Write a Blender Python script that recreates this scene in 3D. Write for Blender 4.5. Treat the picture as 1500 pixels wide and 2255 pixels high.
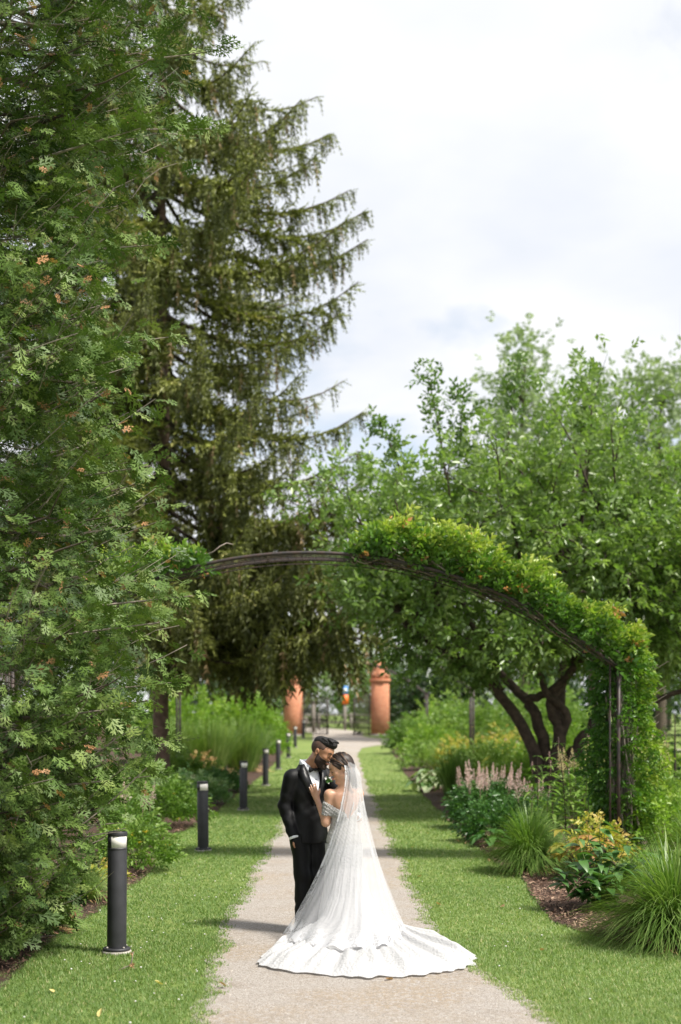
import bpy, math, random
import numpy as np
from mathutils import Vector, Matrix

random.seed(7)
rng = np.random.default_rng(7)
SC = bpy.context.scene
for _o in list(bpy.data.objects):
    bpy.data.objects.remove(_o)
COL = SC.collection
R = math.radians

# ---------------------------------------------------------------- camera
cam_data = bpy.data.cameras.new('camera')
cam = bpy.data.objects.new('camera', cam_data)
COL.objects.link(cam)
cam_data.sensor_fit = 'VERTICAL'
cam_data.sensor_height = 36.0
cam_data.sensor_width = 24.0
cam_data.lens = 50.0
cam_data.shift_y = (1570 - 1127.5) / 2255.0
cam_data.clip_start = 0.1
cam_data.clip_end = 3000.0
cam.location = (0, 0, 1.95)
cam.rotation_euler = (R(90), 0, 0)
cam_data.dof.use_dof = True
cam_data.dof.focus_distance = 12.4
cam_data.dof.aperture_fstop = 1.5
SC.camera = cam

# ---------------------------------------------------------------- world, sun, exposure
SUN_EL, SUN_AZ = R(54), R(118)          # azimuth clockwise from +Y: from the right, a little behind the camera
sun_vec = Vector((math.sin(SUN_AZ) * math.cos(SUN_EL), math.cos(SUN_AZ) * math.cos(SUN_EL), math.sin(SUN_EL)))
W = bpy.data.worlds.new('World')
SC.world = W
W.use_nodes = True
nt = W.node_tree
nt.nodes.clear()
N, L = nt.nodes.new, nt.links.new
out = N('ShaderNodeOutputWorld')
bg = N('ShaderNodeBackground'); bg.inputs['Strength'].default_value = 0.1
sky = N('ShaderNodeTexSky'); sky.sky_type = 'NISHITA'; sky.sun_disc = False
sky.sun_elevation = SUN_EL; sky.sun_rotation = SUN_AZ
sky.air_density = 1.0; sky.dust_density = 1.0; sky.ozone_density = 1.0
tc = N('ShaderNodeTexCoord')
sep = N('ShaderNodeSeparateXYZ'); L(tc.outputs['Generated'], sep.inputs[0])
zz = N('ShaderNodeMath'); zz.operation = 'MAXIMUM'; L(sep.outputs['Z'], zz.inputs[0]); zz.inputs[1].default_value = 0.0
za = N('ShaderNodeMath'); za.operation = 'ADD'; L(zz.outputs[0], za.inputs[0]); za.inputs[1].default_value = 0.22
dv = N('ShaderNodeVectorMath'); dv.operation = 'DIVIDE'; L(tc.outputs['Generated'], dv.inputs[0])
cmb = N('ShaderNodeCombineXYZ')
for i in range(3):
    L(za.outputs[0], cmb.inputs[i])
L(cmb.outputs[0], dv.inputs[1])
n1 = N('ShaderNodeTexNoise'); n1.inputs['Scale'].default_value = 2.3; n1.inputs['Detail'].default_value = 7; n1.inputs['Roughness'].default_value = 0.52
n1.inputs['Distortion'].default_value = 0.5
L(dv.outputs[0], n1.inputs['Vector'])
cr = N('ShaderNodeValToRGB')
cr.color_ramp.elements[0].position = 0.30; cr.color_ramp.elements[0].color = (0.25, 0.25, 0.25, 1)
cr.color_ramp.elements[1].position = 0.48; cr.color_ramp.elements[1].color = (1, 1, 1, 1)
L(n1.outputs['Fac'], cr.inputs[0])
n2 = N('ShaderNodeTexNoise'); n2.inputs['Scale'].default_value = 1.5; n2.inputs['Detail'].default_value = 5
L(dv.outputs[0], n2.inputs['Vector'])
cc = N('ShaderNodeValToRGB')
cc.color_ramp.elements[0].position = 0.36; cc.color_ramp.elements[0].color = (0.77, 0.81, 0.89, 1)
cc.color_ramp.elements[1].position = 0.60; cc.color_ramp.elements[1].color = (1.0, 1.0, 1.0, 1)
L(n2.outputs['Fac'], cc.inputs[0])
cs = N('ShaderNodeVectorMath'); cs.operation = 'SCALE'; L(cc.outputs[0], cs.inputs[0]); cs.inputs['Scale'].default_value = 6.1
mx = N('ShaderNodeMix'); mx.data_type = 'RGBA'
L(cr.outputs[0], mx.inputs[0]); L(sky.outputs[0], mx.inputs[6]); L(cs.outputs[0], mx.inputs[7])
L(mx.outputs[2], bg.inputs['Color']); L(bg.outputs[0], out.inputs[0])

sun_data = bpy.data.lights.new('sun', 'SUN')
sun_data.energy = 4.2
sun_data.angle = R(8)
sun_data.color = (1.0, 0.95, 0.86)
sun = bpy.data.objects.new('sun', sun_data)
COL.objects.link(sun)
sun.rotation_euler = sun_vec.to_track_quat('Z', 'Y').to_euler()
sun.location = (30, -20, 60)

SC.render.engine = 'CYCLES'
SC.cycles.use_denoising = True
SC.cycles.max_bounces = 8
SC.cycles.transparent_max_bounces = 24
SC.cycles.sample_clamp_indirect = 6.0
SC.view_settings.view_transform = 'Standard'
SC.view_settings.look = 'None'
SC.view_settings.gamma = 1.0
SC.view_settings.use_curve_mapping = False
SC.view_settings.exposure = 0.85

# ---------------------------------------------------------------- helpers
def rnd(a=0.0, b=1.0):
    return random.uniform(a, b)

def mesh_np(name, V, F, smooth=False, tint=None):
    V = np.ascontiguousarray(V, dtype=np.float32); F = np.ascontiguousarray(F, dtype=np.int32)
    me = bpy.data.meshes.new(name)
    n, (m, k) = len(V), F.shape
    me.vertices.add(n); me.vertices.foreach_set('co', V.ravel())
    me.loops.add(m * k); me.loops.foreach_set('vertex_index', F.ravel())
    me.polygons.add(m)
    me.polygons.foreach_set('loop_start', np.arange(0, m * k, k, dtype=np.int32))
    me.polygons.foreach_set('loop_total', np.full(m, k, dtype=np.int32))
    if smooth:
        me.polygons.foreach_set('use_smooth', np.ones(m, dtype=bool))
    if tint is not None:
        a = me.attributes.new('tint', 'FLOAT', 'POINT')
        a.data.foreach_set('value', np.ascontiguousarray(tint, dtype=np.float32))
    me.update(calc_edges=True)
    return me

def link(name, data, parent=None, mat=None, **props):
    o = bpy.data.objects.new(name, data)
    COL.objects.link(o)
    if parent is not None:
        o.parent = parent
    if mat is not None and data is not None and len(data.materials) == 0:
        data.materials.append(mat)
    for k, v in props.items():
        o[k] = v
    return o

def thing(name, loc, label, category, group=None, rz=0.0):
    o = bpy.data.objects.new(name, None)
    COL.objects.link(o)
    o.location = loc
    o.rotation_euler = (0, 0, rz)
    o['label'] = label; o['category'] = category
    if group:
        o['group'] = group
    return o

def copy_tree(o, parent=None):
    c = o.copy(); COL.objects.link(c); c.parent = parent
    for ch in list(o.children):
        copy_tree(ch, c)
    return c

def tri(Q):
    Q = np.asarray(Q)
    return np.concatenate([Q[:, [0, 1, 2]], Q[:, [0, 2, 3]]])

class MB:
    """collects triangles"""
    def __init__(s):
        s.v, s.f, s.t, s.n = [], [], [], 0
    def add(s, V, F, t=0.5):
        V = np.asarray(V, float); F = np.asarray(F, int)
        if F.shape[1] == 4:
            F = tri(F)
        s.v.append(V); s.f.append(F + s.n)
        s.t.append(np.full(len(V), t) if np.isscalar(t) else np.asarray(t, float))
        s.n += len(V)
        return s
    def build(s, name, mat, parent=None, smooth=False, **props):
        me = mesh_np(name, np.concatenate(s.v), np.concatenate(s.f), smooth, np.concatenate(s.t))
        return link(name, me, parent, mat, **props)

def nrm(v):
    v = np.asarray(v, float)
    return v / np.maximum(np.linalg.norm(v, axis=-1, keepdims=True), 1e-9)

def tube(P, rad, n=7, caps=True):
    P = np.asarray(P, float); m = len(P)
    rad = np.full(m, rad) if np.isscalar(rad) else np.asarray(rad, float)
    T = nrm(np.gradient(P, axis=0))
    up = np.array([0.0, 0.0, 1.0]) if abs(T[0][2]) < 0.9 else np.array([1.0, 0, 0])
    V = []
    for i in range(m):
        a = nrm(np.cross(T[i], up)); b = np.cross(a, T[i]); up = b
        th = np.arange(n) * 2 * math.pi / n
        V.append(P[i] + rad[i] * (np.cos(th)[:, None] * a + np.sin(th)[:, None] * b))
    V = np.concatenate(V)
    i, j = np.meshgrid(np.arange(m - 1), np.arange(n), indexing='ij')
    j2 = (j + 1) % n
    Q = np.stack([i * n + j, i * n + j2, (i + 1) * n + j2, (i + 1) * n + j], -1).reshape(-1, 4)
    F = tri(Q)
    if caps:
        V = np.concatenate([V, P[:1], P[-1:]])
        a = np.arange(n); a2 = (a + 1) % n
        F = np.concatenate([F, np.stack([a2, a, np.full(n, m * n)], 1), np.stack([(m - 1) * n + a, (m - 1) * n + a2, np.full(n, m * n + 1)], 1)])
    return V, F

def lathe(prof, n=24, cx=0, cy=0):
    prof = np.asarray(prof, float); m = len(prof)
    th = np.arange(n) * 2 * math.pi / n
    V = np.stack([cx + prof[:, 0][:, None] * np.cos(th), cy + prof[:, 0][:, None] * np.sin(th), np.repeat(prof[:, 1][:, None], n, 1)], -1).reshape(-1, 3)
    i, j = np.meshgrid(np.arange(m - 1), np.arange(n), indexing='ij'); j2 = (j + 1) % n
    Q = np.stack([i * n + j, i * n + j2, (i + 1) * n + j2, (i + 1) * n + j], -1).reshape(-1, 4)
    F = tri(Q)
    V = np.concatenate([V, [[cx, cy, prof[0, 1]], [cx, cy, prof[-1, 1]]]])
    a = np.arange(n); a2 = (a + 1) % n
    F = np.concatenate([F, np.stack([a2, a, np.full(n, m * n)], 1), np.stack([(m - 1) * n + a, (m - 1) * n + a2, np.full(n, m * n + 1)], 1)])
    return V, F

def box(c, s):
    c = np.asarray(c, float); s = np.asarray(s, float) / 2
    V = np.array([[x, y, z] for x in (-1, 1) for y in (-1, 1) for z in (-1, 1)]) * s + c
    return V, np.array([[0, 1, 3, 2], [4, 6, 7, 5], [0, 4, 5, 1], [2, 3, 7, 6], [0, 2, 6, 4], [1, 5, 7, 3]])

def stamp(pv, pf, pos, axis, normal, scale, tint):
    """copies of a small mesh (growing along +X, facing +Z) merged into one set of triangles"""
    pos = np.asarray(pos, float); n = len(pos)
    a = nrm(axis); z = np.asarray(normal, float)
    z = nrm(z - (z * a).sum(-1, keepdims=True) * a); y = np.cross(z, a)
    sc = np.asarray(scale, float)
    sc = np.full(n, sc) if sc.ndim == 0 else sc
    M = np.stack([a, y, z], -1) * sc[:, None, None]
    V = np.einsum('nij,kj->nki', M, pv) + pos[:, None, :]
    F = pf[None] + (np.arange(n) * len(pv))[:, None, None]
    return V.reshape(-1, 3), F.reshape(-1, pf.shape[1]), np.repeat(np.asarray(tint, float), len(pv))

def rdirs(n):
    return nrm(rng.normal(size=(n, 3)))

def ground(x, y):
    y = np.asarray(y, float)
    yy = np.clip(y, 28, 84)
    return 0.00022 * (yy - 28) ** 2 + 0.0 * np.asarray(x)

def gz(x, y):
    return float(ground(x, y))

# ---------------------------------------------------------------- materials
def newmat(name):
    m = bpy.data.materials.new(name); m.use_nodes = True
    nt = m.node_tree; nt.nodes.clear()
    o = nt.nodes.new('ShaderNodeOutputMaterial')
    return m, nt, o

def plain(name, col, rough=0.6, metal=0.0, spec=0.5, noise=0.0, nscale=20.0, bump=0.0, bscale=60.0, col2=None, sheen=0.0):
    m, nt, o = newmat(name)
    p = nt.nodes.new('ShaderNodeBsdfPrincipled')
    p.inputs['Roughness'].default_value = rough; p.inputs['Metallic'].default_value = metal
    p.inputs['Specular IOR Level'].default_value = spec
    if sheen:
        p.inputs['Sheen Weight'].default_value = sheen
    tc = nt.nodes.new('ShaderNodeTexCoord')
    if noise or col2:
        n = nt.nodes.new('ShaderNodeTexNoise'); n.inputs['Scale'].default_value = nscale; n.inputs['Detail'].default_value = 6
        nt.links.new(tc.outputs['Object'], n.inputs['Vector'])
        r = nt.nodes.new('ShaderNodeValToRGB')
        c2 = col2 if col2 else tuple(c * (1 - noise) for c in col)
        r.color_ramp.elements[0].position = 0.35; r.color_ramp.elements[0].color = (*c2, 1)
        r.color_ramp.elements[1].position = 0.65; r.color_ramp.elements[1].color = (*col, 1)
        nt.links.new(n.outputs['Fac'], r.inputs[0]); nt.links.new(r.outputs[0], p.inputs['Base Color'])
    else:
        p.inputs['Base Color'].default_value = (*col, 1)
    if bump:
        n = nt.nodes.new('ShaderNodeTexNoise'); n.inputs['Scale'].default_value = bscale; n.inputs['Detail'].default_value = 5
        nt.links.new(tc.outputs['Object'], n.inputs['Vector'])
        b = nt.nodes.new('ShaderNodeBump'); b.inputs['Strength'].default_value = bump; b.inputs['Distance'].default_value = 0.02
        nt.links.new(n.outputs['Fac'], b.inputs['Height']); nt.links.new(b.outputs[0], p.inputs['Normal'])
    nt.links.new(p.outputs[0], o.inputs[0])
    return m

def leafmat(name, stops, rough=0.5, trans=0.3, spec=0.4, tcol=(1.3, 1.5, 0.6)):
    """colour from the per-leaf attribute 'tint'; thin leaves let light through"""
    m, nt, o = newmat(name)
    at = nt.nodes.new('ShaderNodeAttribute'); at.attribute_name = 'tint'
    r = nt.nodes.new('ShaderNodeValToRGB'); cr = r.color_ramp
    while len(cr.elements) < len(stops):
        cr.elements.new(0.5)
    for e, (p_, c) in zip(cr.elements, stops):
        e.position = p_; e.color = (*c, 1)
    nt.links.new(at.outputs['Fac'], r.inputs[0])
    p = nt.nodes.new('ShaderNodeBsdfPrincipled')
    p.inputs['Roughness'].default_value = rough; p.inputs['Specular IOR Level'].default_value = spec
    nt.links.new(r.outputs[0], p.inputs['Base Color'])
    t = nt.nodes.new('ShaderNodeBsdfTranslucent')
    mul = nt.nodes.new('ShaderNodeVectorMath'); mul.operation = 'MULTIPLY'; mul.inputs[1].default_value = tcol
    nt.links.new(r.outputs[0], mul.inputs[0]); nt.links.new(mul.outputs[0], t.inputs[0])
    mix = nt.nodes.new('ShaderNodeMixShader'); mix.inputs[0].default_value = trans
    nt.links.new(p.outputs[0], mix.inputs[1]); nt.links.new(t.outputs[0], mix.inputs[2])
    nt.links.new(mix.outputs[0], o.inputs[0])
    return m

M = {}
M['bark'] = plain('bark', (0.10, 0.075, 0.055), 0.9, noise=0.5, nscale=14, bump=0.8, bscale=25)
M['bark_red'] = plain('bark_red', (0.20, 0.13, 0.095), 0.9, noise=0.45, nscale=9, bump=0.8, bscale=20)
M['twig'] = plain('twig', (0.30, 0.25, 0.21), 0.85, noise=0.4, nscale=30)
M['applebark'] = plain('apple_bark', (0.085, 0.06, 0.045), 0.9, noise=0.55, nscale=10, bump=0.9, bscale=18)
M['thuja'] = leafmat('thuja_leaf', [(0, (0.032, 0.068, 0.015)), (0.5, (0.098, 0.165, 0.030)), (0.9, (0.19, 0.25, 0.065)), (0.965, (0.23, 0.28, 0.09)), (0.97, (0.48, 0.25, 0.12))], 0.55, 0.12, 0.35)
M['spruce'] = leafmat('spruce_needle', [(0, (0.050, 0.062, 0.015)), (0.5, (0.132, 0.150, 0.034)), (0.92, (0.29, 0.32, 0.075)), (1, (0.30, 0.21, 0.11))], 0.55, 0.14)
M['apple'] = leafmat('apple_leaf', [(0, (0.085, 0.155, 0.035)), (0.5, (0.165, 0.255, 0.065)), (1, (0.27, 0.35, 0.125))], 0.36, 0.38, 0.6)
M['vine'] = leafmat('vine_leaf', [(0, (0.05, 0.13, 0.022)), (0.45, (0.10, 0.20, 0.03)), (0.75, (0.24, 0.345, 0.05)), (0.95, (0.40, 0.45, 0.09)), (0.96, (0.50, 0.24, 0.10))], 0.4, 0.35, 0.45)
M['far'] = leafmat('far_leaf', [(0, (0.09, 0.17, 0.045)), (0.5, (0.17, 0.26, 0.075)), (1, (0.26, 0.34, 0.12))], 0.5, 0.3)
M['poplar'] = leafmat('poplar_leaf', [(0, (0.14, 0.20, 0.09)), (0.5, (0.23, 0.30, 0.15)), (1, (0.33, 0.40, 0.22))], 0.5, 0.3)  # paler and greyer than nearer leaves: distance haze put into the colour
M['fardark'] = leafmat('far_dark_leaf', [(0, (0.02, 0.05, 0.02)), (1, (0.055, 0.10, 0.035))], 0.5, 0.2)
M['lime'] = leafmat('lime_leaf', [(0, (0.11, 0.22, 0.03)), (0.5, (0.19, 0.32, 0.045)), (1, (0.30, 0.40, 0.07))], 0.45, 0.35)
M['green'] = leafmat('green_leaf', [(0, (0.055, 0.13, 0.02)), (0.5, (0.12, 0.22, 0.038)), (1, (0.22, 0.32, 0.075))], 0.42, 0.3)
M['deep'] = leafmat('deep_green_leaf', [(0, (0.028, 0.085, 0.022)), (0.5, (0.055, 0.135, 0.032)), (1, (0.10, 0.20, 0.05))], 0.35, 0.25)
M['blade'] = leafmat('grass_blade', [(0, (0.065, 0.14, 0.025)), (0.5, (0.14, 0.235, 0.048)), (1, (0.30, 0.38, 0.13))], 0.42, 0.3)
M['lawnblade'] = leafmat('lawn_blade', [(0, (0.085, 0.155, 0.034)), (0.5, (0.152, 0.240, 0.062)), (0.85, (0.25, 0.32, 0.11)), (1, (0.45, 0.41, 0.22))], 0.5, 0.3)
M['golden'] = leafmat('golden_leaf', [(0, (0.14, 0.17, 0.03)), (0.4, (0.26, 0.25, 0.045)), (0.75, (0.40, 0.23, 0.06)), (1, (0.27, 0.13, 0.10))], 0.42, 0.3)
M['yellowleaf'] = leafmat('yellow_leaf', [(0, (0.22, 0.28, 0.04)), (0.5, (0.42, 0.42, 0.07)), (1, (0.55, 0.36, 0.12))], 0.45, 0.3)
M['hostaleaf'] = leafmat('hosta_leaf', [(0, (0.07, 0.16, 0.05)), (0.5, (0.15, 0.25, 0.09)), (1, (0.50, 0.55, 0.34))], 0.4, 0.25)
M['plume_pink'] = leafmat('plume_pink', [(0, (0.56, 0.38, 0.33)), (0.5, (0.74, 0.55, 0.49)), (1, (0.84, 0.70, 0.63))], 0.8, 0.3, 0.2, (1.0, 1.0, 1.0))
M['plume_cream'] = leafmat('plume_cream', [(0, (0.45, 0.38, 0.18)), (0.5, (0.65, 0.55, 0.28)), (1, (0.75, 0.68, 0.42))], 0.8, 0.3, 0.2, (1.0, 1.0, 1.0))
M['petal_yellow'] = leafmat('petal_yellow', [(0, (0.70, 0.50, 0.05)), (1, (0.82, 0.68, 0.12))], 0.6, 0.3, 0.3, (1.0, 1.0, 0.8))
M['petal_white'] = leafmat('petal_white', [(0, (0.70, 0.70, 0.66)), (1, (0.82, 0.80, 0.78))], 0.6, 0.3, 0.3, (1.0, 1.0, 1.0))
M['deadleaf'] = leafmat('dead_leaf', [(0, (0.30, 0.17, 0.09)), (0.5, (0.48, 0.30, 0.15)), (1, (0.62, 0.52, 0.20))], 0.7, 0.15)
M['stalk'] = plain('stalk', (0.085, 0.05, 0.04), 0.7)
M['greenstalk'] = plain('green_stalk', (0.13, 0.19, 0.05), 0.7)
M['iron'] = plain('black_iron', (0.022, 0.020, 0.021), 0.55, 0.0, 0.5, col2=(0.055, 0.030, 0.022), nscale=9, bump=0.15)
M['bollard'] = plain('bollard_paint', (0.035, 0.035, 0.040), 0.5, 0, 0.45, noise=0.35, nscale=8, bump=0.05, bscale=90)
M['lens'] = plain('frosted_lens', (0.78, 0.75, 0.70), 0.35, noise=0.12, nscale=25)
M['concrete'] = plain('concrete', (0.40, 0.37, 0.33), 0.9, noise=0.3, nscale=15)
M['wood'] = plain('grey_wood', (0.26, 0.23, 0.20), 0.9, noise=0.3, nscale=5)
# ================================================================ the setting
def wob(y, s=0.0):
    return 0.035 * np.sin(y * 1.7 + s) + 0.020 * np.sin(y * 4.3 + 1.3 * s + 0.7 + np.sin(y * 2.2)) + 0.014 * np.sin(y * 9.1 + s * 2.1 + 2 * np.sin(y * 1.3)) + 0.009 * np.sin(y * 27 + 3 * np.sin(y * 3.1 + s))

def path_left(y):
    y = np.asarray(y, float)
    b = np.interp(y, [0, 8.5, 9.3, 9.9, 10.6, 11.5, 13, 22, 45, 62, 66, 76, 82, 90, 100, 130], [-.85, -.85, -.86, -.80, -.93, -.98, -1.0, -.98, -.95, -.95, -1.1, -1.5, -1.6, -1.8, -3.0, -6])
    return b + wob(y, 0.3) * np.clip((70 - y) / 20, 0, 1)

def path_right(y):
    y = np.asarray(y, float)
    b = np.interp(y, [0, 7.5, 8.9, 9.8, 10.7, 12.0, 14, 22, 45, 60, 66, 69, 71, 76, 79, 82, 90, 100, 130], [1.7, 1.55, 1.33, 1.16, .97, .84, .76, .70, .70, .72, 1.0, 1.8, 2.9, 3.0, 1.6, 1.2, 1.5, 1.0, -3])
    return b + wob(y, 2.1) * np.clip((66 - y) / 10, 0, 1)

def bed_left(y):
    return np.interp(y, [0, 9, 10.5, 13, 15, 18, 22, 26, 33, 45, 60, 72, 80], [-2.25, -2.3, -2.42, -2.45, -2.3, -2.35, -2.62, -2.45, -2.45, -2.35, -2.45, -2.6, -3.2]) + 0.5 * wob(np.asarray(y, float), 4.0)

def bed_right(y):
    return np.interp(y, [0, 11.0, 11.4, 12.0, 13.2, 14.5, 17, 19, 22, 26, 33, 45, 60, 68, 75], [9, 9, 2.9, 2.3, 1.95, 2.02, 2.12, 1.98, 1.92, 1.95, 1.95, 2.0, 2.2, 2.5, 3.4]) + 0.5 * wob(np.asarray(y, float), 5.0)

def sheet(name, xs, ys, zf, mat):
    X, Y = np.meshgrid(xs, ys, indexing='xy')
    V = np.stack([X, Y, zf(X, Y)], -1).reshape(-1, 3)
    nx, ny = len(xs), len(ys)
    j, i = np.meshgrid(np.arange(ny - 1), np.arange(nx - 1), indexing='ij')
    Q = np.stack([j * nx + i, j * nx + i + 1, (j + 1) * nx + i + 1, (j + 1) * nx + i], -1).reshape(-1, 4)
    return link(name, mesh_np(name, V, Q, True), None, mat, kind='structure')

def ribbon(name, ys, xl, xr, zoff, mat, nx=8, mound=0.0):
    V = []
    for y, a, b in zip(ys, xl, xr):
        for k in range(nx + 1):
            t = k / nx
            V.append((a + (b - a) * t, y, gz(0, y) + zoff + mound * math.sin(math.pi * t) ** 0.5))
    n = nx + 1
    j, i = np.meshgrid(np.arange(len(ys) - 1), np.arange(nx), indexing='ij')
    Q = np.stack([j * n + i, j * n + i + 1, (j + 1) * n + i + 1, (j + 1) * n + i], -1).reshape(-1, 4)
    return link(name, mesh_np(name, V, Q, True), None, mat, kind='structure')

def noisemix(name, layers, base, rough=0.95, bump=None):
    """base colour overlaid by noise masks: layers of (scale, lo, hi, colour, detail)"""
    m, nt, o = newmat(name)
    p = nt.nodes.new('ShaderNodeBsdfPrincipled'); p.inputs['Roughness'].default_value = rough
    p.inputs['Specular IOR Level'].default_value = 0.2
    tc = nt.nodes.new('ShaderNodeTexCoord')
    cur = None
    for sc, lo, hi, colr, det in layers:
        n = nt.nodes.new('ShaderNodeTexNoise'); n.inputs['Scale'].default_value = sc; n.inputs['Detail'].default_value = det
        n.inputs['Roughness'].default_value = 0.6
        nt.links.new(tc.outputs['Object'], n.inputs['Vector'])
        mr = nt.nodes.new('ShaderNodeMapRange'); mr.inputs[1].default_value = lo; mr.inputs[2].default_value = hi
        nt.links.new(n.outputs['Fac'], mr.inputs[0])
        mx = nt.nodes.new('ShaderNodeMix'); mx.data_type = 'RGBA'
        nt.links.new(mr.outputs[0], mx.inputs[0])
        if cur is None:
            mx.inputs[6].default_value = (*base, 1)
        else:
            nt.links.new(cur, mx.inputs[6])
        mx.inputs[7].default_value = (*colr, 1)
        cur = mx.outputs[2]
    nt.links.new(cur, p.inputs['Base Color'])
    if bump:
        n = nt.nodes.new('ShaderNodeTexNoise'); n.inputs['Scale'].default_value = bump[0]; n.inputs['Detail'].default_value = 8
        n.inputs['Roughness'].default_value = 0.7
        nt.links.new(tc.outputs['Object'], n.inputs['Vector'])
        b = nt.nodes.new('ShaderNodeBump'); b.inputs['Strength'].default_value = bump[1]; b.inputs['Distance'].default_value = 0.02
        nt.links.new(n.outputs['Fac'], b.inputs['Height']); nt.links.new(b.outputs[0], p.inputs['Normal'])
    nt.links.new(p.outputs[0], o.inputs[0])
    return m

M['lawn'] = noisemix('lawn', [(0.9, .42, .62, (0.17, 0.225, 0.06), 3), (6, .5, .7, (0.24, 0.265, 0.09), 5), (60, .5, .75, (0.09, 0.13, 0.03), 6)], (0.13, 0.19, 0.045), bump=(40, 0.5))
M['gravel'] = noisemix('gravel', [(0.8, .45, .60, (0.33, 0.265, 0.195), 4), (3.0, .5, .72, (0.27, 0.225, 0.18), 5), (24, .46, .62, (0.40, 0.365, 0.335), 6), (75, .50, .60, (0.21, 0.18, 0.155), 4), (140, .57, .68, (0.47, 0.44, 0.41), 3)], (0.35, 0.315, 0.28), bump=(110, 0.7))
M['soil'] = noisemix('soil', [(5, .45, .65, (0.085, 0.05, 0.035), 4), (45, .55, .7, (0.20, 0.125, 0.085), 5)], (0.05, 0.032, 0.024), bump=(50, 1.0))

xs = np.concatenate([-np.geomspace(600, 9, 24), np.linspace(-8, 8, 65), np.geomspace(9, 600, 24)])
ys = np.concatenate([[-60, -20, 0], np.linspace(4, 110, 107), np.geomspace(115, 1500, 24)])
sheet('lawn', xs, ys, lambda X, Y: ground(X, Y) + 0.012 * np.sin(X * 1.3 + 0.4) * np.sin(Y * 0.7) * (np.abs(X) > 1.6), M['lawn'])
ys = np.concatenate([np.arange(3, 30, 0.06), np.arange(30, 130, 0.5)])
near = np.clip((40 - ys) / 10, 0, 1) * 0.09
ribbon('path', ys, path_left(ys) - near, path_right(ys) + near, 0.010, M['gravel'], 10)
ys = np.arange(6.0, 78, 0.2)
ribbon('planting_bed_left_ground', ys, np.full(len(ys), -14.0), bed_left(ys), 0.016, M['soil'], 16, 0.05)
ys = np.arange(11.15, 74, 0.2)
ribbon('planting_bed_right_ground', ys, bed_right(ys), np.full(len(ys), 10.0), 0.016, M['soil'], 16, 0.05)
# a walk crossing the far lawn on the right
xs_ = np.linspace(9, 60, 40)
V = []
for x in xs_:
    yc = 62 + 0.12 * x
    V += [(x, yc - 1.1, gz(x, yc) + 0.02), (x, yc + 1.1, gz(x, yc) + 0.02)]
link('crossing_path_ground', mesh_np('crossing_path', V, np.array([[2 * i, 2 * i + 2, 2 * i + 3, 2 * i + 1] for i in range(39)])), None, M['gravel'], kind='structure')

# ---- grass blades of the mown lawn
def lawn_grass():
    pts = []
    for (y0, y1, dens) in [(7.9, 10, 2200), (10, 12.5, 1800), (12.5, 16, 1000), (16, 21, 480), (21, 28, 280), (28, 40, 100), (40, 60, 30)]:
        w = 2.7 * y1 / 10 if y1 < 18 else 4.0
        x0, x1 = max(-2.8, -w), min(4.2, w)
        n = int((y1 - y0) * (x1 - x0) * dens)
        x = rng.uniform(x0, x1, n); y = rng.uniform(y0, y1, n)
        pl, pr = path_left(y), path_right(y)
        fuzz = rng.normal(0, 0.030, n) + 0.022 * np.sin(y * 17 + 3 * np.sin(y * 5))
        on = ((x < pl + fuzz) & (x > bed_left(y) - 0.05 + fuzz)) | ((x > pr + fuzz) & (x < bed_right(y) + 0.03 + fuzz))
        pts.append(np.stack([x[on], y[on]], -1))
    P = np.concatenate(pts); n = len(P)
    lod = np.clip(P[:, 1] / 11.0, 0.8, 4.0)
    K = 5
    B = np.repeat(P, K, 0); m = len(B); lo = np.repeat(lod, K)
    B = B + rng.normal(0, 0.014, (m, 2)) * np.sqrt(lo)[:, None]
    az = rng.uniform(0, 2 * np.pi, m); lean = rng.uniform(0.1, 1.3, m)
    patch = 0.5 + 0.5 * np.sin(B[:, 0] * 2.1 + 1.7 * np.sin(B[:, 1] * 0.9)) * np.sin(B[:, 1] * 1.3 + 0.6 * np.sin(B[:, 0] * 3.1))
    h = rng.uniform(0.010, 0.030, m) * (0.85 + 0.3 * patch) * np.where(lo > 1.6, 1.15, 1.0)
    w = rng.uniform(0.0022, 0.0038, m) * lo
    z0 = ground(B[:, 0], B[:, 1]) + 0.009
    d = np.stack([np.cos(az), np.sin(az)], -1); s = np.stack([-d[:, 1], d[:, 0]], -1)
    V = np.zeros((m, 3, 3))
    V[:, 0, :2] = B - s * w[:, None]; V[:, 1, :2] = B + s * w[:, None]
    V[:, 2, :2] = B + d * (h * lean)[:, None]
    V[:, 0, 2] = V[:, 1, 2] = z0; V[:, 2, 2] = z0 + h
    dry = 0.5 + 0.5 * np.sin(B[:, 0] * 1.1 + 2.0 + np.sin(B[:, 1] * 0.5)) * np.sin(B[:, 1] * 0.83 + 0.4)
    edge = np.exp(-np.minimum(np.abs(B[:, 0] - path_right(B[:, 1])), np.abs(B[:, 0] - path_left(B[:, 1]))) / 0.10)
    t = np.clip(rng.normal(0.44, 0.22, m) + 0.18 * (dry - 0.5) + 0.18 * edge + 0.10 * (B[:, 0] > 0), 0, 0.9)
    t[rng.random(m) < 0.035] = 1.0
    o = link('grass', mesh_np('grass', V.reshape(-1, 3), np.arange(m * 3).reshape(-1, 3), False, np.repeat(t, 3)), None, M['lawnblade'], kind='stuff')
    o['label'] = 'short mown grass of the lawn strips beside the gravel path'
lawn_grass()

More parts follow.
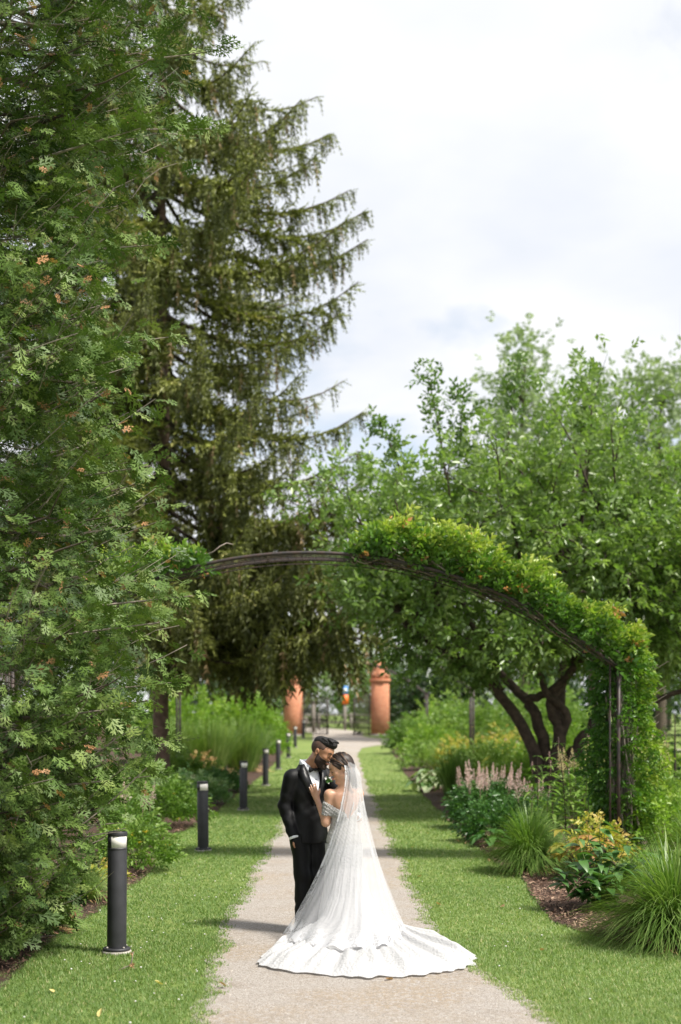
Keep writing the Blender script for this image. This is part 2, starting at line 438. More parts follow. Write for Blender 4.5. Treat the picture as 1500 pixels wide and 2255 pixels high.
# ---- loose grit on the gravel path
def grit():
    n = 16000
    y = 7.6 + 15 * rng.random(n) ** 1.6; x = path_left(y) + (path_right(y) - path_left(y)) * rng.random(n)
    pv = np.array([[1, 0, 0], [-.5, .8, 0], [-.5, -.8, 0], [0, 0, .8]]); pf = np.array([[0, 1, 3], [1, 2, 3], [2, 0, 3]])
    a = rdirs(n); a[:, 2] = 0
    V, F, T = stamp(pv, pf, np.stack([x, y, ground(x, y) + 0.010], -1), a, np.tile([0, 0, 1.0], (n, 1)), rng.uniform(0.002, 0.0065, n) + .006 * (rng.random(n) < .03), rng.random(n))
    link('gravel', mesh_np('gravel', V, F, False, T), None, leafmat('grit', [(0, (0.22, 0.19, 0.16)), (0.6, (0.34, 0.30, 0.26)), (1, (0.46, 0.43, 0.39))], 0.9, 0.0), kind='stuff', label='loose grit scattered over the pale gravel path')
grit()

# ---- bark mulch on the near beds
def mulch():
    n = 9000
    y = 10.5 + 16 * rng.random(n) ** 1.3; off = np.abs(rng.normal(0, 0.45, n))
    side = rng.random(n) < 0.7
    x = np.where(side, bed_right(np.maximum(y, 11.3)) + off, bed_left(y) - off)
    y = np.where(side, np.maximum(y, 11.3), y)
    pv = np.array([[-1, -.3, 0], [1, -.25, .05], [1, .3, 0], [-1, .25, .06]]); pf = np.array([[0, 1, 2], [0, 2, 3]])
    a = rdirs(n); a[:, 2] *= 0.3
    V, F, T = stamp(pv, pf, np.stack([x, y, ground(x, y) + 0.03 + 0.03 * rng.random(n)], -1), a, rdirs(n) * 0.5 + [0, 0, 1], rng.uniform(0.008, 0.03, n), rng.random(n))
    link('bark_mulch', mesh_np('mulch', V, F, False, T), None, leafmat('mulch', [(0, (0.06, 0.035, 0.025)), (0.6, (0.16, 0.09, 0.06)), (1, (0.38, 0.26, 0.18))], 0.9, 0.0), kind='stuff', label='brown bark mulch covering the planting beds')
mulch()
# ================================================================ bollard lights
def bollard_first():
    t = thing('bollard_light', (0, 0, 0), 'x', 'bollard light')
    rz = R(-62)     # the lens looks at the path, turned to the camera side
    MB().add(*lathe([(.078, 0), (.118, 0), (.120, .012), (.118, .030), (.085, .032)], 32)).build('concrete_foot', M['concrete'], t, True)
    MB().add(*lathe([(.08, .033), (.108, .034), (.112, .040), (.112, .050), (.106, .055), (.078, .056)], 32)).build('base_flange', M['bollard'], t, True)
    for k in range(4):
        a = math.pi / 4 + k * math.pi / 2
        V, F = lathe([(.006, .056), (.009, .057), (.009, .066), (.005, .069)], 8, .094 * math.cos(a), .094 * math.sin(a))
        MB().add(V, F).build('bolt', M['concrete'], t)
    sh = MB().add(*lathe([(.0775, .055), (.078, .06), (.078, .838), (.0765, .842), (.0765, .848), (.0785, .852), (.0785, .862), (.07, .864)], 40)).build('shaft', M['bollard'], t, True)
    # head: closed hood behind, open lens window in front
    n = 40; half = R(58)
    th = np.linspace(half, 2 * math.pi - half, 28) + rz
    V = []
    for r_, z in ((.078, .862), (.078, .958), (.076, .958), (.076, .862)):
        V.append(np.stack([r_ * np.cos(th), r_ * np.sin(th), np.full(len(th), z)], -1))
    V = np.concatenate(V); k = len(th)
    Q = [[r * k + i, r * k + i + 1, ((r + 1) % 4) * k + i + 1, ((r + 1) % 4) * k + i] for r in range(4) for i in range(k - 1)]
    Q += [[0, k, 2 * k, 3 * k], [k - 1, 4 * k - 1, 3 * k - 1, 2 * k - 1]]
    MB().add(V, np.array(Q)).build('hood', M['bollard'], t)
    MB().add(*lathe([(.055, .860), (.0755, .862), (.0755, .960), (.055, .962)], 32)).build('lens', M['lens'], t, True)
    cap = lathe([(.07, .956), (.0785, .957), (.0795, .960), (.0795, .985), (.077, .990), (.06, .9915)], 40)
    MB().add(*cap).build('cap', M['bollard'], t, True)
    return t

bspots = [(-1.81, 11.5), (-1.93, 20.0), (-1.94, 28.4), (-1.98, 37.6), (-2.06, 47.0), (-2.05, 56.0), (-2.12, 66.5), (-2.03, 78.0)]
blabels = ['black bollard light on the lawn beside the big cedar, with a dead twig before it',
           'second black bollard light along the path, counting from the cedar',
           'third black bollard light along the path, counting from the cedar',
           'fourth black bollard light along the path, counting from the cedar',
           'fifth black bollard light along the path, beside the tall reed grass',
           'sixth black bollard light along the path, counting from the cedar',
           'seventh black bollard light along the path, next to last before the gate',
           'last black bollard light along the path, at the foot of the brick gate pillar']
b0 = bollard_first()
for i, ((x, y), lab) in enumerate(zip(bspots, blabels)):
    b = b0 if i == 0 else copy_tree(b0)
    b.location = (x, y, gz(x, y)); b['label'] = lab; b['group'] = 'black bollard lights along the path'
    b.rotation_euler = (0, R([0.4, -0.6, 0.5, 0, 0.3, -0.4, 0, 0][i]), R([0, 6, -4, 8, 3, -5, 4, 0][i]))

# ================================================================ garden arches
AX, ASP = -0.41, 3.97                       # centre and half span
AR = (ASP ** 2 + 1.5 ** 2) / 3.0
def arch_z(dx, rise=0.0):
    return 4.0 - (AR - np.sqrt(AR ** 2 - dx ** 2)) + rise

def make_arch(y, label, simple=False):
    g = gz(0, y)
    t = thing('garden_arch', (AX, y, g), label, 'arch', 'iron arches over the path')
    dxs = np.linspace(-ASP, ASP, 57)
    for k, (yy, r_) in enumerate(((0, .024), (.8, .021))):
        P = np.stack([dxs, np.full(57, yy), arch_z(dxs)], -1)
        MB().add(*tube(P, r_, 10)).build('arch_rail', M['iron'], t, True)
        P2 = P.copy(); P2[:, 2] -= .06; P2 = P2[1:-1]
        MB().add(*tube(P2, .008, 6)).build('inner_rail', M['iron'], t, True)
        for s in (-1, 1):
            MB().add(*tube([(s * ASP, yy, -.05), (s * ASP, yy, 1.2), (s * ASP, yy, 2.53)], .024, 10)).build('post', M['iron'], t, True)
            if not simple or k == 0:
                MB().add(*tube([(s * (ASP - .11), yy, -.05), (s * (ASP - .11), yy, 1.2), (s * (ASP - .11), yy, 2.56)], .014, 6)).build('inner_post', M['iron'], t, True)
    for s in (-1, 1):
        for yy in ((.2, .4, .6) if not simple else (.4,)):
            MB().add(*tube([(s * ASP, yy, -.05), (s * ASP, yy, 1.2), (s * ASP, yy, 2.5)], .010, 5)).build('trellis_bar', M['iron'], t)
        for z in np.arange(.35, 2.5, .42):
            MB().add(*tube([(s * ASP, 0, z), (s * ASP, .4, z), (s * ASP, .8, z)], .008, 5)).build('trellis_rung', M['iron'], t)
    # wire mesh panels over the top
    mesh = MB()
    for dx in np.arange(-3.6, 3.61, .09 if not simple else .3):
        z = float(arch_z(dx))
        mesh.add(*tube([(dx, .02, z - .028), (dx, .4, z - .028), (dx, .78, z - .028)], .003, 4))
    for yy in np.arange(.1, .75, .1 if not simple else .3):
        P = np.stack([dxs, np.full(57, yy), arch_z(dxs) - .02], -1)
        mesh.add(*tube(P, .003, 4))
    mesh.build('wire_mesh', M['iron'], t, kind='stuff')
    for dx in (-3.4, -1.9, -.55, .55, 1.9, 3.4):
        z = float(arch_z(dx))
        MB().add(*tube([(dx, 0, z), (dx, .4, z), (dx, .8, z)], .014, 6)).build('cross_bar', M['iron'], t)
    return t
make_arch(18.2, 'black iron garden arch with climbing plants, spanning the path just beyond the couple')
make_arch(38.0, 'bare black iron arch under the drooping spruce, second arch along the path', True)
make_arch(58.0, 'bare thin iron arch closest to the brick gate pillars', True)

# ================================================================ brick gate pillars
def brickmat():
    m, nt, o = newmat('brick')
    p = nt.nodes.new('ShaderNodeBsdfPrincipled'); p.inputs['Roughness'].default_value = 0.9
    tc = nt.nodes.new('ShaderNodeTexCoord')
    sp = nt.nodes.new('ShaderNodeSeparateXYZ'); nt.links.new(tc.outputs['Object'], sp.inputs[0])
    ad = nt.nodes.new('ShaderNodeMath'); ad.operation = 'ADD'; nt.links.new(sp.outputs[0], ad.inputs[0]); nt.links.new(sp.outputs[1], ad.inputs[1])
    cb = nt.nodes.new('ShaderNodeCombineXYZ'); nt.links.new(ad.outputs[0], cb.inputs[0]); nt.links.new(sp.outputs[2], cb.inputs[1])
    b = nt.nodes.new('ShaderNodeTexBrick'); b.inputs['Scale'].default_value = 1.0
    b.inputs['Brick Width'].default_value = .22; b.inputs['Row Height'].default_value = .078; b.inputs['Mortar Size'].default_value = .006
    b.inputs['Color1'].default_value = (.46, .155, .075, 1); b.inputs['Color2'].default_value = (.58, .24, .125, 1); b.inputs['Mortar'].default_value = (.50, .34, .25, 1)
    nt.links.new(cb.outputs[0], b.inputs['Vector'])
    n = nt.nodes.new('ShaderNodeTexNoise'); n.inputs['Scale'].default_value = 2.0; n.inputs['Detail'].default_value = 6
    nt.links.new(tc.outputs['Object'], n.inputs['Vector'])
    mx = nt.nodes.new('ShaderNodeMix'); mx.data_type = 'RGBA'; mx.blend_type = 'MULTIPLY'; mx.inputs[0].default_value = .45
    nt.links.new(b.outputs[0], mx.inputs[6]); nt.links.new(n.outputs[0], mx.inputs[7])
    bp = nt.nodes.new('ShaderNodeBump'); bp.inputs['Strength'].default_value = .6; bp.inputs['Distance'].default_value = .01; bp.invert = True
    nt.links.new(b.outputs['Fac'], bp.inputs['Height']); nt.links.new(bp.outputs[0], p.inputs['Normal'])
    nt.links.new(b.outputs[0], p.inputs['Base Color']); nt.links.new(p.outputs[0], o.inputs[0])
    return m
M['brick'] = brickmat()

def octa(prof):
    V, F = lathe(prof, 8)
    a = math.pi / 8
    Rm = np.array([[math.cos(a), -math.sin(a), 0], [math.sin(a), math.cos(a), 0], [0, 0, 1]])
    return V @ Rm.T, F
def pillar(x, y, label):
    t = thing('gate_pillar', (x, y, gz(x, y)), label, 'pillar', 'brick gate pillars')
    MB().add(*octa([(.68, -.05), (.68, .05), (.60, .09)])).build('plinth', M['concrete'], t)
    MB().add(*octa([(.58, .08), (.575, 1.2), (.57, 3.08)])).build('shaft', M['brick'], t)
    MB().add(*octa([(.57, 3.07), (.66, 3.10), (.66, 3.24), (.60, 3.27)])).build('corbel_band', M['brick'], t)
    MB().add(*octa([(.56, 3.26), (.56, 3.42), (.53, 3.60), (.44, 3.90), (.36, 4.10), (.28, 4.28), (.05, 4.34)])).build('cap', M['brick'], t)
    for k in range(8):
        a = k * math.pi / 4
        V, F = box((0, 0, 0), (.08, .20, .26))
        V[:, 0] -= V[:, 2] * .35
        Rm = np.array([[math.cos(a), -math.sin(a), 0], [math.sin(a), math.cos(a), 0], [0, 0, 1]])
        MB().add((V + [.50, 0, 3.52]) @ Rm.T, F).build('cap_gable', M['brick'], t)
pillar(-2.72, 82.0, 'octagonal orange brick gate pillar behind the last bollard light')
pillar(2.28, 82.0, 'octagonal orange brick gate pillar beside the end of the flower border')

def gate_leaf(hx, hy, ang, sgn, label):
    t = thing('iron_gate', (hx, hy, gz(hx, hy)), label, 'gate', 'open iron gates', ang)
    Lw = 1.9
    top = lambda u: 2.15 + 0.45 * (1 - u) ** 2 if sgn < 0 else 2.05 + 0.55 * (1 - u) ** 2
    for z in (.10, .95, 1.95):
        MB().add(*box((Lw / 2, 0, z), (Lw, .035, .05))).build('rail', M['iron'], t)
    for u in (0, 1):
        MB().add(*box((u * Lw, 0, 1.12), (.06, .06, 2.1 + (.5 if u == 0 else 0)))).build('stile', M['iron'], t)
    for k in range(1, 14):
        u = k / 14
        MB().add(*tube([(u * Lw, 0, .1), (u * Lw, 0, 1.1), (u * Lw, 0, top(u))], .013, 5)).build('bar', M['iron'], t)
        if k % 2:
            MB().add(*tube([((u + .036) * Lw, 0, .1), ((u + .036) * Lw, 0, .5), ((u + .036) * Lw, 0, .95)], .011, 5)).build('dog_bar', M['iron'], t)
    P = [(u * Lw, 0, top(u)) for u in np.linspace(0, 1, 12)]
    MB().add(*tube(P, .022, 6)).build('scroll_rail', M['iron'], t)
gate_leaf(-2.10, 81.8, R(-44), -1, 'open iron gate leaf hinged on the pillar behind the bollards')
gate_leaf(1.66, 81.8, R(180 + 62), 1, 'dark iron gate leaf swung open beside the sunny brick pillar')

# ================================================================ sign and rail fence beyond the gate
M['blue'] = plain('sign_blue', (0.05, 0.20, 0.50), 0.5)
M['orange'] = plain('sign_orange', (0.80, 0.16, 0.02), 0.5)
M['white'] = plain('sign_white', (0.80, 0.82, 0.82), 0.5)
sx, sy = 0.33, 104.0
t = thing('notice_sign', (sx, sy, gz(sx, sy)), 'blue and orange notice sign on a grey post beyond the gate', 'sign')
MB().add(*box((0, 0.04, .95), (.22, .10, 2.0))).build('post', M['wood'], t)
MB().add(*box((0, -.04, 2.92), (.46, .05, .64))).build('blue_panel', M['blue'], t)
MB().add(*box((0, -.04, 2.25), (.48, .05, .68))).build('orange_panel', M['orange'], t)
MB().add(*lathe([(.02, 0), (.15, .002), (.15, .008), (.02, .01)], 20)).build('white_emblem', M['white'], t)
em = t.children[-1]; em.rotation_euler = (R(90), 0, 0); em.location = (0, -.066, 2.92); em.scale = (1.1, 0.8, 1)
for i, (x0, x1) in enumerate(((-14, -2.2), (-1.6, 12))):
    f = thing('rail_fence', ((x0 + x1) / 2, 106, gz(0, 106)), ['grey rail fence beyond the gate, on the bollards\' side', 'grey rail fence crossing behind the notice sign'][i], 'fence')
    hw = (x1 - x0) / 2
    for z in (.55, 1.1):
        MB().add(*box((0, 0, z), (2 * hw, .06, .10))).build('rail', M['wood'], f)
    for x in np.arange(-hw, hw + .1, 2.4):
        MB().add(*box((x, .06, .6), (.18, .14, 1.3))).build('post', M['wood'], f)
t = thing('utility_box', (-2.35, 92, gz(0, 92)), 'small grey box on a post just past the open gate', 'utility box')
MB().add(*box((0, 0, .7), (.5, .35, .55))).build('cabinet', M['wood'], t)
MB().add(*box((0, 0, .22), (.12, .12, .44))).build('leg', M['wood'], t)
t = thing('wooden_post', (-1.75, 92, gz(0, 92)), 'plain grey wooden post between the gate leaf and the fence', 'post')
MB().add(*box((0, 0, .95), (.24, .2, 1.9))).build('post_shaft', M['wood'], t)
MB().add(*box((0, 0, 1.93), (.30, .26, .06))).build('post_cap', M['wood'], t)
# ================================================================ foliage pieces
def leaf_mesh(w=.45, fold=.08, droop=.12, two=True):
    if two:
        V = np.array([[0, 0, 0], [.30, w * .46, fold], [.68, w * .40, fold * .6 - droop * .4], [1, 0, -droop], [.68, -w * .40, fold * .6 - droop * .4], [.30, -w * .46, fold], [.5, 0, -.02]])
        F = np.array([[0, 1, 6], [1, 2, 6], [2, 3, 6], [3, 4, 6], [4, 5, 6], [5, 0, 6]])
    else:
        V = np.array([[0, 0, 0], [.45, w * .5, fold], [1, 0, -droop], [.45, -w * .5, fold]])
        F = np.array([[0, 1, 2], [0, 2, 3]])
    return V, F

def cluster(nl, spread, leaf, seed=0, size=(.35, .6)):
    """a twig tip with nl leaves, in a unit about 1 long along +X"""
    r = np.random.default_rng(seed)
    t = np.linspace(.05, .75, nl)
    az = np.arange(nl) * 2.4 + r.uniform(-.4, .4, nl)
    ax = np.stack([np.full(nl, .75), np.cos(az) * spread, np.sin(az) * spread], -1)
    nn = np.stack([-np.full(nl, .6), np.cos(az) * .3, np.sin(az) * .3 + .8], -1)
    V, F, T = stamp(leaf[0], leaf[1], np.stack([t, 0 * t, 0 * t], -1), ax, nn, r.uniform(*size, nl), np.zeros(nl))
    return V, F

def thuja_spray():
    V, F = [], []
    def strip(a, b, w, z=0.0):
        a = np.array(a); b = np.array(b); d = b - a; s = np.array([-d[1], d[0], 0]); s = s / np.linalg.norm(s) * w
        m = a + d * .45
        k = len(V)
        V.extend([a, m + s, b, m - s]); F.extend([[k, k + 1, k + 2], [k, k + 2, k + 3]])
    c = lambda x: -.16 * x * x
    strip((0, 0, 0), (1, 0, c(1)), .05)
    for i, x in enumerate(np.linspace(.10, .84, 6)):
        sd = 1 if i % 2 else -1
        ln = .46 * math.sin(math.pi * (.18 + .72 * x)) + .06
        ang = R(46)
        e = (x + ln * math.cos(ang), sd * ln * math.sin(ang), c(x) - .05 - .10 * ln)
        b = (x, 0, c(x))
        strip(b, e, .055)
        for q in (.42,):
            p_ = np.array(b) + (np.array(e) - np.array(b)) * q
            l2 = ln * .52
            for s2 in (1, -1):
                a2 = sd * ang + s2 * R(38)
                strip(p_, p_ + np.array([math.cos(a2) * l2, math.sin(a2) * l2, -.02]), .046)
    return np.array(V), np.array(F)

# ================================================================ the big white cedar
def cedar():
    X0, Y0 = -3.75, 11.75
    t = thing('cedar_tree', (X0, Y0, 0), 'huge dense white cedar with flat scaly sprays towering over the first bollard light', 'tree')
    zs = np.array([0, .2, .65, 1.0, 1.4, 1.8, 2.2, 2.6, 3.0, 3.5, 4.2, 5.0, 5.8, 6.6, 7.2, 7.8, 8.6, 9.6, 10.6, 11.4])
    rs = np.array([1.25, 1.55, 1.82, 2.02, 2.12, 2.18, 2.38, 2.48, 2.52, 2.25, 2.12, 2.22, 2.02, 2.22, 2.52, 2.5, 2.3, 1.8, 1.1, .2])
    pv, pf = thuja_spray()
    wood, tw = MB(), MB()
    trunk = np.array([[0, 0, -.1], [.05, .02, 1.5], [-.05, 0, 4], [.05, .05, 7], [0, 0, 9.5], [0, 0, 11.2]])
    wood.add(*tube(trunk, [.26, .21, .17, .11, .06, .02], 12))
    P, A, Nn, S, T = [], [], [], [], []
    ncl = 2350
    for i in range(ncl):
        z = 11.2 * rng.random() ** 1.05
        az = rng.uniform(-math.pi, math.pi)
        if rng.random() < .78:                      # more of the growth on the sunny, path side
            az = rng.normal(-.45, .72)
        rad = float(np.interp(z, zs, rs)) * (1 + .08 * math.sin(3 * az + z * 1.9) + .06 * math.sin(5 * az - 2.7 * z))
        if z < 2.6:                                 # lower skirt reaches out towards the viewer's side
            rad *= 1 + .22 * math.exp(-((az + .98) / .45) ** 2) * min(1, (2.6 - z) / 1.2)
        rad *= rng.uniform(.80, 1.0) if rng.random() < .74 else rng.uniform(.40, .8)
        out = np.array([math.cos(az), math.sin(az), 0])
        tip = out * rad + [0, 0, z]
        r0 = rad * rng.uniform(.25, .5)
        base = out * r0 + [0, 0, max(.1, z - rng.uniform(-.1, .5))]
        ln = np.linalg.norm(tip - base)
        k = 6
        u = np.linspace(0, 1, k)[:, None]
        cur = base + (tip - base) * u + np.array([0, 0, -.18 * ln]) * np.sin(np.pi * u)
        cur += rng.normal(0, .02, (k, 3)) * (u > 0)
        if rng.random() < .35:
            side_ = np.array([-out[1], out[0], 0]); kk_ = np.linspace(0, 1, 9)
            tc_ = np.stack([np.interp(kk_, u[:, 0], cur[:, q_]) for q_ in range(3)], -1)
            tc_ += side_ * (np.sin(kk_ * rng.uniform(3, 8) + rng.uniform(0, 6)) * .10 * ln)[:, None] * kk_[:, None] + np.array([0, 0, 1.0]) * (np.sin(kk_ * rng.uniform(3, 9) + rng.uniform(0, 6)) * .08 * ln)[:, None] * kk_[:, None]
            tw.add(*tube(tc_, np.linspace(.008, .0025, 9) * rng.uniform(.5, 1.5), 4, False))
        m = rng.integers(8, 13)
        uu = rng.uniform(.35, 1.02, m)
        pp = base + (tip - base) * uu[:, None] + np.array([0, 0, -.18 * ln]) * np.sin(np.pi * uu)[:, None]
        pp += rng.normal(0, .055, (m, 3))
        side = np.array([-out[1], out[0], 0])
        ax = out * rng.uniform(.5, 1.1, (m, 1)) + side * rng.normal(0, .6, (m, 1)) + np.array([0, 0, 1.0]) * rng.normal(-.12, .40, (m, 1))
        nn = side * rng.normal(0, .7, (m, 1)) + out * rng.normal(.3, .4, (m, 1)) + np.array([0, 0, 1.0]) * rng.uniform(.2, 1, (m, 1))
        P.append(pp); A.append(ax); Nn.append(nn); S.append(rng.uniform(.085, .18, m))
        tt = np.clip(rng.normal(.42 + .55 * (rng.random() - .5), .17, m), 0, .93)  # tint shifts per clump, painting in the dark gaps between sprays
        tt[rng.random(m) < .05] = 1.0
        T.append(tt)
    for (z, az, rad) in [(2.9, -.12, 2.66), (2.65, -.35, 2.6), (2.2, -.15, 2.5), (2.0, -.5, 2.55), (7.3, -.1, 2.85), (7.0, .2, 2.75), (7.7, -.3, 2.7), (5.0, -.1, 2.45), (4.6, -.5, 2.5), (1.45, -.15, 2.32), (1.1, -.3, 2.2), (5.9, .1, 2.3), (6.4, -.4, 2.5), (3.9, -.25, 2.4), (1.7, .15, 2.4)]:
        out = np.array([math.cos(az), math.sin(az), 0]); m = 70
        uu = rng.uniform(.45, 1.0, m)
        pp = out * (rad * uu)[:, None] + np.stack([0 * uu, 0 * uu, z - .25 * (1 - uu) + .05 * np.sin(9 * uu)], -1) + rng.normal(0, 1, (m, 3)) * (.16 * (1.15 - uu))[:, None]
        P.append(pp); A.append(out + rng.normal(0, .55, (m, 3))); Nn.append(rng.normal(0, .6, (m, 3)) + [0, 0, .8]); S.append(rng.uniform(.09, .19, m)); T.append(np.clip(rng.normal(.55, .15, m), 0, .93))
        u = np.linspace(.2, .97, 7)[:, None]
        tw.add(*tube(out * rad * u + [0, 0, 1.0] * (z - .25 * (1 - u)), np.linspace(.02, .004, 7), 5, False))
    # a few long bare grey twigs and bigger limbs
    for i in range(90):
        z = rng.uniform(.5, 9); az = rng.normal(-.5, .7); rad = float(np.interp(z, zs, rs))
        out = np.array([math.cos(az), math.sin(az), 0]); u = np.linspace(.05, rng.uniform(.75, .97), 7)[:, None]
        cur = out * rad * u + [0, 0, z] + np.array([0, 0, 1]) * (-.25 * np.sin(np.pi * u)) + rng.normal(0, .04, (7, 3))
        wood.add(*tube(cur, np.linspace(.03, .006, 7) * rng.uniform(.5, 1.3), 5, False))
    P, A, Nn, S, T = map(np.concatenate, (P, A, Nn, S, T))
    bx, by = -1.81 - X0, 11.5 - Y0                  # the bollard light stands clear of the branches
    tipp = P + nrm(A) * S[:, None]
    clear = ~(((np.hypot(P[:, 0] - bx, np.minimum(P[:, 1] - by, 0)) < .26) | (np.hypot(tipp[:, 0] - bx, np.minimum(tipp[:, 1] - by, 0)) < .22)) & (P[:, 2] < 1.2)) & (P[:, 2] > .10)
    view = (tipp[:, 0] + X0) / (tipp[:, 1] + Y0); view0 = (P[:, 0] + X0) / (P[:, 1] + Y0)
    clear &= ~((P[:, 1] + Y0 < 11.7) & (np.minimum(np.abs(view + .157), np.abs(view0 + .157)) < .013) & (P[:, 2] < 1.16))      # pruned back round the lamp
    S = np.where(T > .965, S * .62, S)
    V, F, TT = stamp(pv, pf, P[clear], A[clear], Nn[clear], S[clear], T[clear])
    wood.build('trunk', M['bark'], t, True)
    tw.build('twigs', M['twig'], t, kind='stuff')
    link('crown', mesh_np('crown', V, F, False, TT), t, M['thuja'], kind='stuff')
cedar()

# ================================================================ Norway spruces with hanging branchlets
def spruce_strand():
    V, F = [], []
    n = 8
    r = np.random.default_rng(3)
    for i in range(n):
        x = i / n
        for a in (0, 3.14):
            a += i * 1.1
            ln = .15 * (1.05 - .5 * x)
            c, s = math.cos(a), math.sin(a)
            k = len(V)
            V += [(x, -.016 * s, .016 * c), (x + .10, .016 * s, -.016 * c), (x + .16 + .05 * r.random(), ln * c, ln * s)]
            F.append([k, k + 1, k + 2])
    k = len(V)
    V += [(0, .014, 0), (0, -.014, 0), (1.02, 0, 0)]; F.append([k, k + 1, k + 2])
    return np.array(V), np.array(F)

def spruce(X0, Y0, H, zs, Ls, label, dens=1.0, z0=2.4, zmin=2.45, trunk_r=.22, seed=1, step=.42, extra=()):
    r = np.random.default_rng(seed)
    g = gz(X0, Y0)
    t = thing('spruce_tree', (X0, Y0, g), label, 'tree')
    wood = MB(); boughs = MB()
    wood.add(*tube([(0, 0, -.2), (0.03, 0, .3), (0, 0, 2), (.08, 0, H * .4), (0, .05, H * .75), (0, 0, H)], [trunk_r * 1.5, trunk_r * 1.1, trunk_r, trunk_r * .7, trunk_r * .35, .02], 12))
    pv, pf = spruce_strand()
    P, A, S, T = [], [], [], []
    z = z0
    jobs = [(a_, b_, c_, 1.5) for a_, b_, c_ in extra]
    while z < H - .3:
        nb = 6 if z < H * .7 else 5
        a0 = r.uniform(0, 6.28)
        for b in range(nb):
            jobs.append((z + r.uniform(-.2, .2), a0 + b * 6.283 / nb + r.normal(0, .25), float(np.interp(z, zs, Ls)) * r.uniform(.80, 1.10), 1.0))
        z += step * r.uniform(.8, 1.25)
    dens0 = dens
    if 1:
        for (zb, az, Lb, heavy) in jobs:
            if Lb < .25:
                continue
            dens = dens0 * (1.0 if math.sin(az) < .35 else .5)       # the side away from the path is thinner
            z = zb
            u = np.linspace(0, 1, 9)
            sag = .30 * Lb * (1 - .5 * z / H)
            hz = -sag * np.sin(np.pi * np.minimum(u * .74, 1)) * 1.1 + .11 * Lb * u ** 3
            wav = .05 * Lb * np.sin(u * 5 + r.uniform(0, 6))
            d = np.array([math.cos(az), math.sin(az), 0]); sd = np.array([-d[1], d[0], 0])
            cur = d * (Lb * u)[:, None] + sd * wav[:, None] * u[:, None] + np.stack([0 * u, 0 * u, zb + hz], -1)
            boughs.add(*tube(cur, np.linspace(.045, .008, 9) * (.5 + Lb / 6), 5, False))
            nside = int(Lb * (17 if z < 9 else 20) * dens)
            uu = r.uniform(.16, 1.0, nside)
            pp = np.stack([np.interp(uu, u, cur[:, k]) for k in range(3)], -1)
            sg = np.where(r.random(nside) < .5, 1, -1)
            reach = (1.05 - uu) * r.uniform(.3, .75, nside) * Lb * .42 + .18
            ax = d * r.uniform(.4, .9, (nside, 1)) + sd * (sg * r.uniform(.4, 1, nside))[:, None] + np.array([0, 0, 1.0]) * r.normal(-.24, .2, (nside, 1))
            ax = nrm(ax)
            P.append(pp); A.append(ax); S.append(np.clip(reach, .2, 1.0)); T.append(np.clip(r.normal(.62, .2, nside), 0, .95))
            # hanging curtains from the bough and its side twigs
            nh = int(Lb * (25 if z < 9 else 27) * dens * heavy)
            k = r.integers(0, nside, nh); off = r.uniform(0, .9, nh)
            ph = pp[k] + ax[k] * (np.clip(reach, .2, 1.0)[k] * off)[:, None]
            axh = np.array([0, 0, -1.0]) + r.normal(0, .16, (nh, 3)) + d * .12
            hang = heavy * (1.0 if z < 9 else .9) * r.uniform(.24, .74, nh) * (.6 + .6 * np.sin(np.pi * np.clip(uu[k], 0, .95)))
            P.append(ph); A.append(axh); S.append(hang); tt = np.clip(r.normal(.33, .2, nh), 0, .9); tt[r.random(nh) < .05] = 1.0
            T.append(tt)
            # sunlit upper edge put into the colour: lighter needles above the darker curtains
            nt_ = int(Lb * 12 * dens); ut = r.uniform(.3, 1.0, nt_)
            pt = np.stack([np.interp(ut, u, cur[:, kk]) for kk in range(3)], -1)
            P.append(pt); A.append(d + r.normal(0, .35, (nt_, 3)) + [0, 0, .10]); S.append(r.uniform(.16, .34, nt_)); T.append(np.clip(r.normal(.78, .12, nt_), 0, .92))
    P, A, S, T = map(np.concatenate, (P, A, S, T))
    An = nrm(A); endz = P[:, 2] + An[:, 2] * S
    ok = (np.minimum(P[:, 2], endz) > zmin + .5 * np.sin(P[:, 0] * 2.3 + P[:, 1]))
    P, A, S, T = P[ok], A[ok], S[ok], T[ok]
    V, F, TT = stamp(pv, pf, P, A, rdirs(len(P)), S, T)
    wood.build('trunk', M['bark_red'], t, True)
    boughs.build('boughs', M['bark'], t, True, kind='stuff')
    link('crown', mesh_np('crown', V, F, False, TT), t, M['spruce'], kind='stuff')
    return t
spruce(-4.3, 34.0, 22.6, [2, 3.5, 6, 8.5, 10, 12.5, 14.2, 15.2, 16.6, 17.8, 18.6, 20.4, 22.6], [5.2, 5.6, 5.4, 5.0, 5.2, 5.2, 5.5, 4.0, 4.0, 4.0, 2.5, 1.5, .1],
       'tall Norway spruce with long drooping boughs hanging over the path and arch', 1.0, 4.7, 2.45, .19, 5, .64,
       [(5.6, -.15, 5.7), (5.0, -.55, 5.4), (4.7, .2, 5.6), (6.3, -.3, 5.6), (6.9, .1, 5.6), (4.3, -.9, 4.6), (4.2, -.2, 4.4), (5.3, .5, 5.2), (7.6, -.45, 5.4), (4.6, -1.3, 3.8), (4.0, .6, 4.6), (5.9, -.8, 5.0)])
spruce(-7.2, 42.0, 25.0, [2, 6, 12, 18, 25], [4.8, 4.8, 4.0, 2.6, .2], 'second Norway spruce, half hidden behind the tall drooping one', .34, 4.6, 2.5, .22, 8, .85)

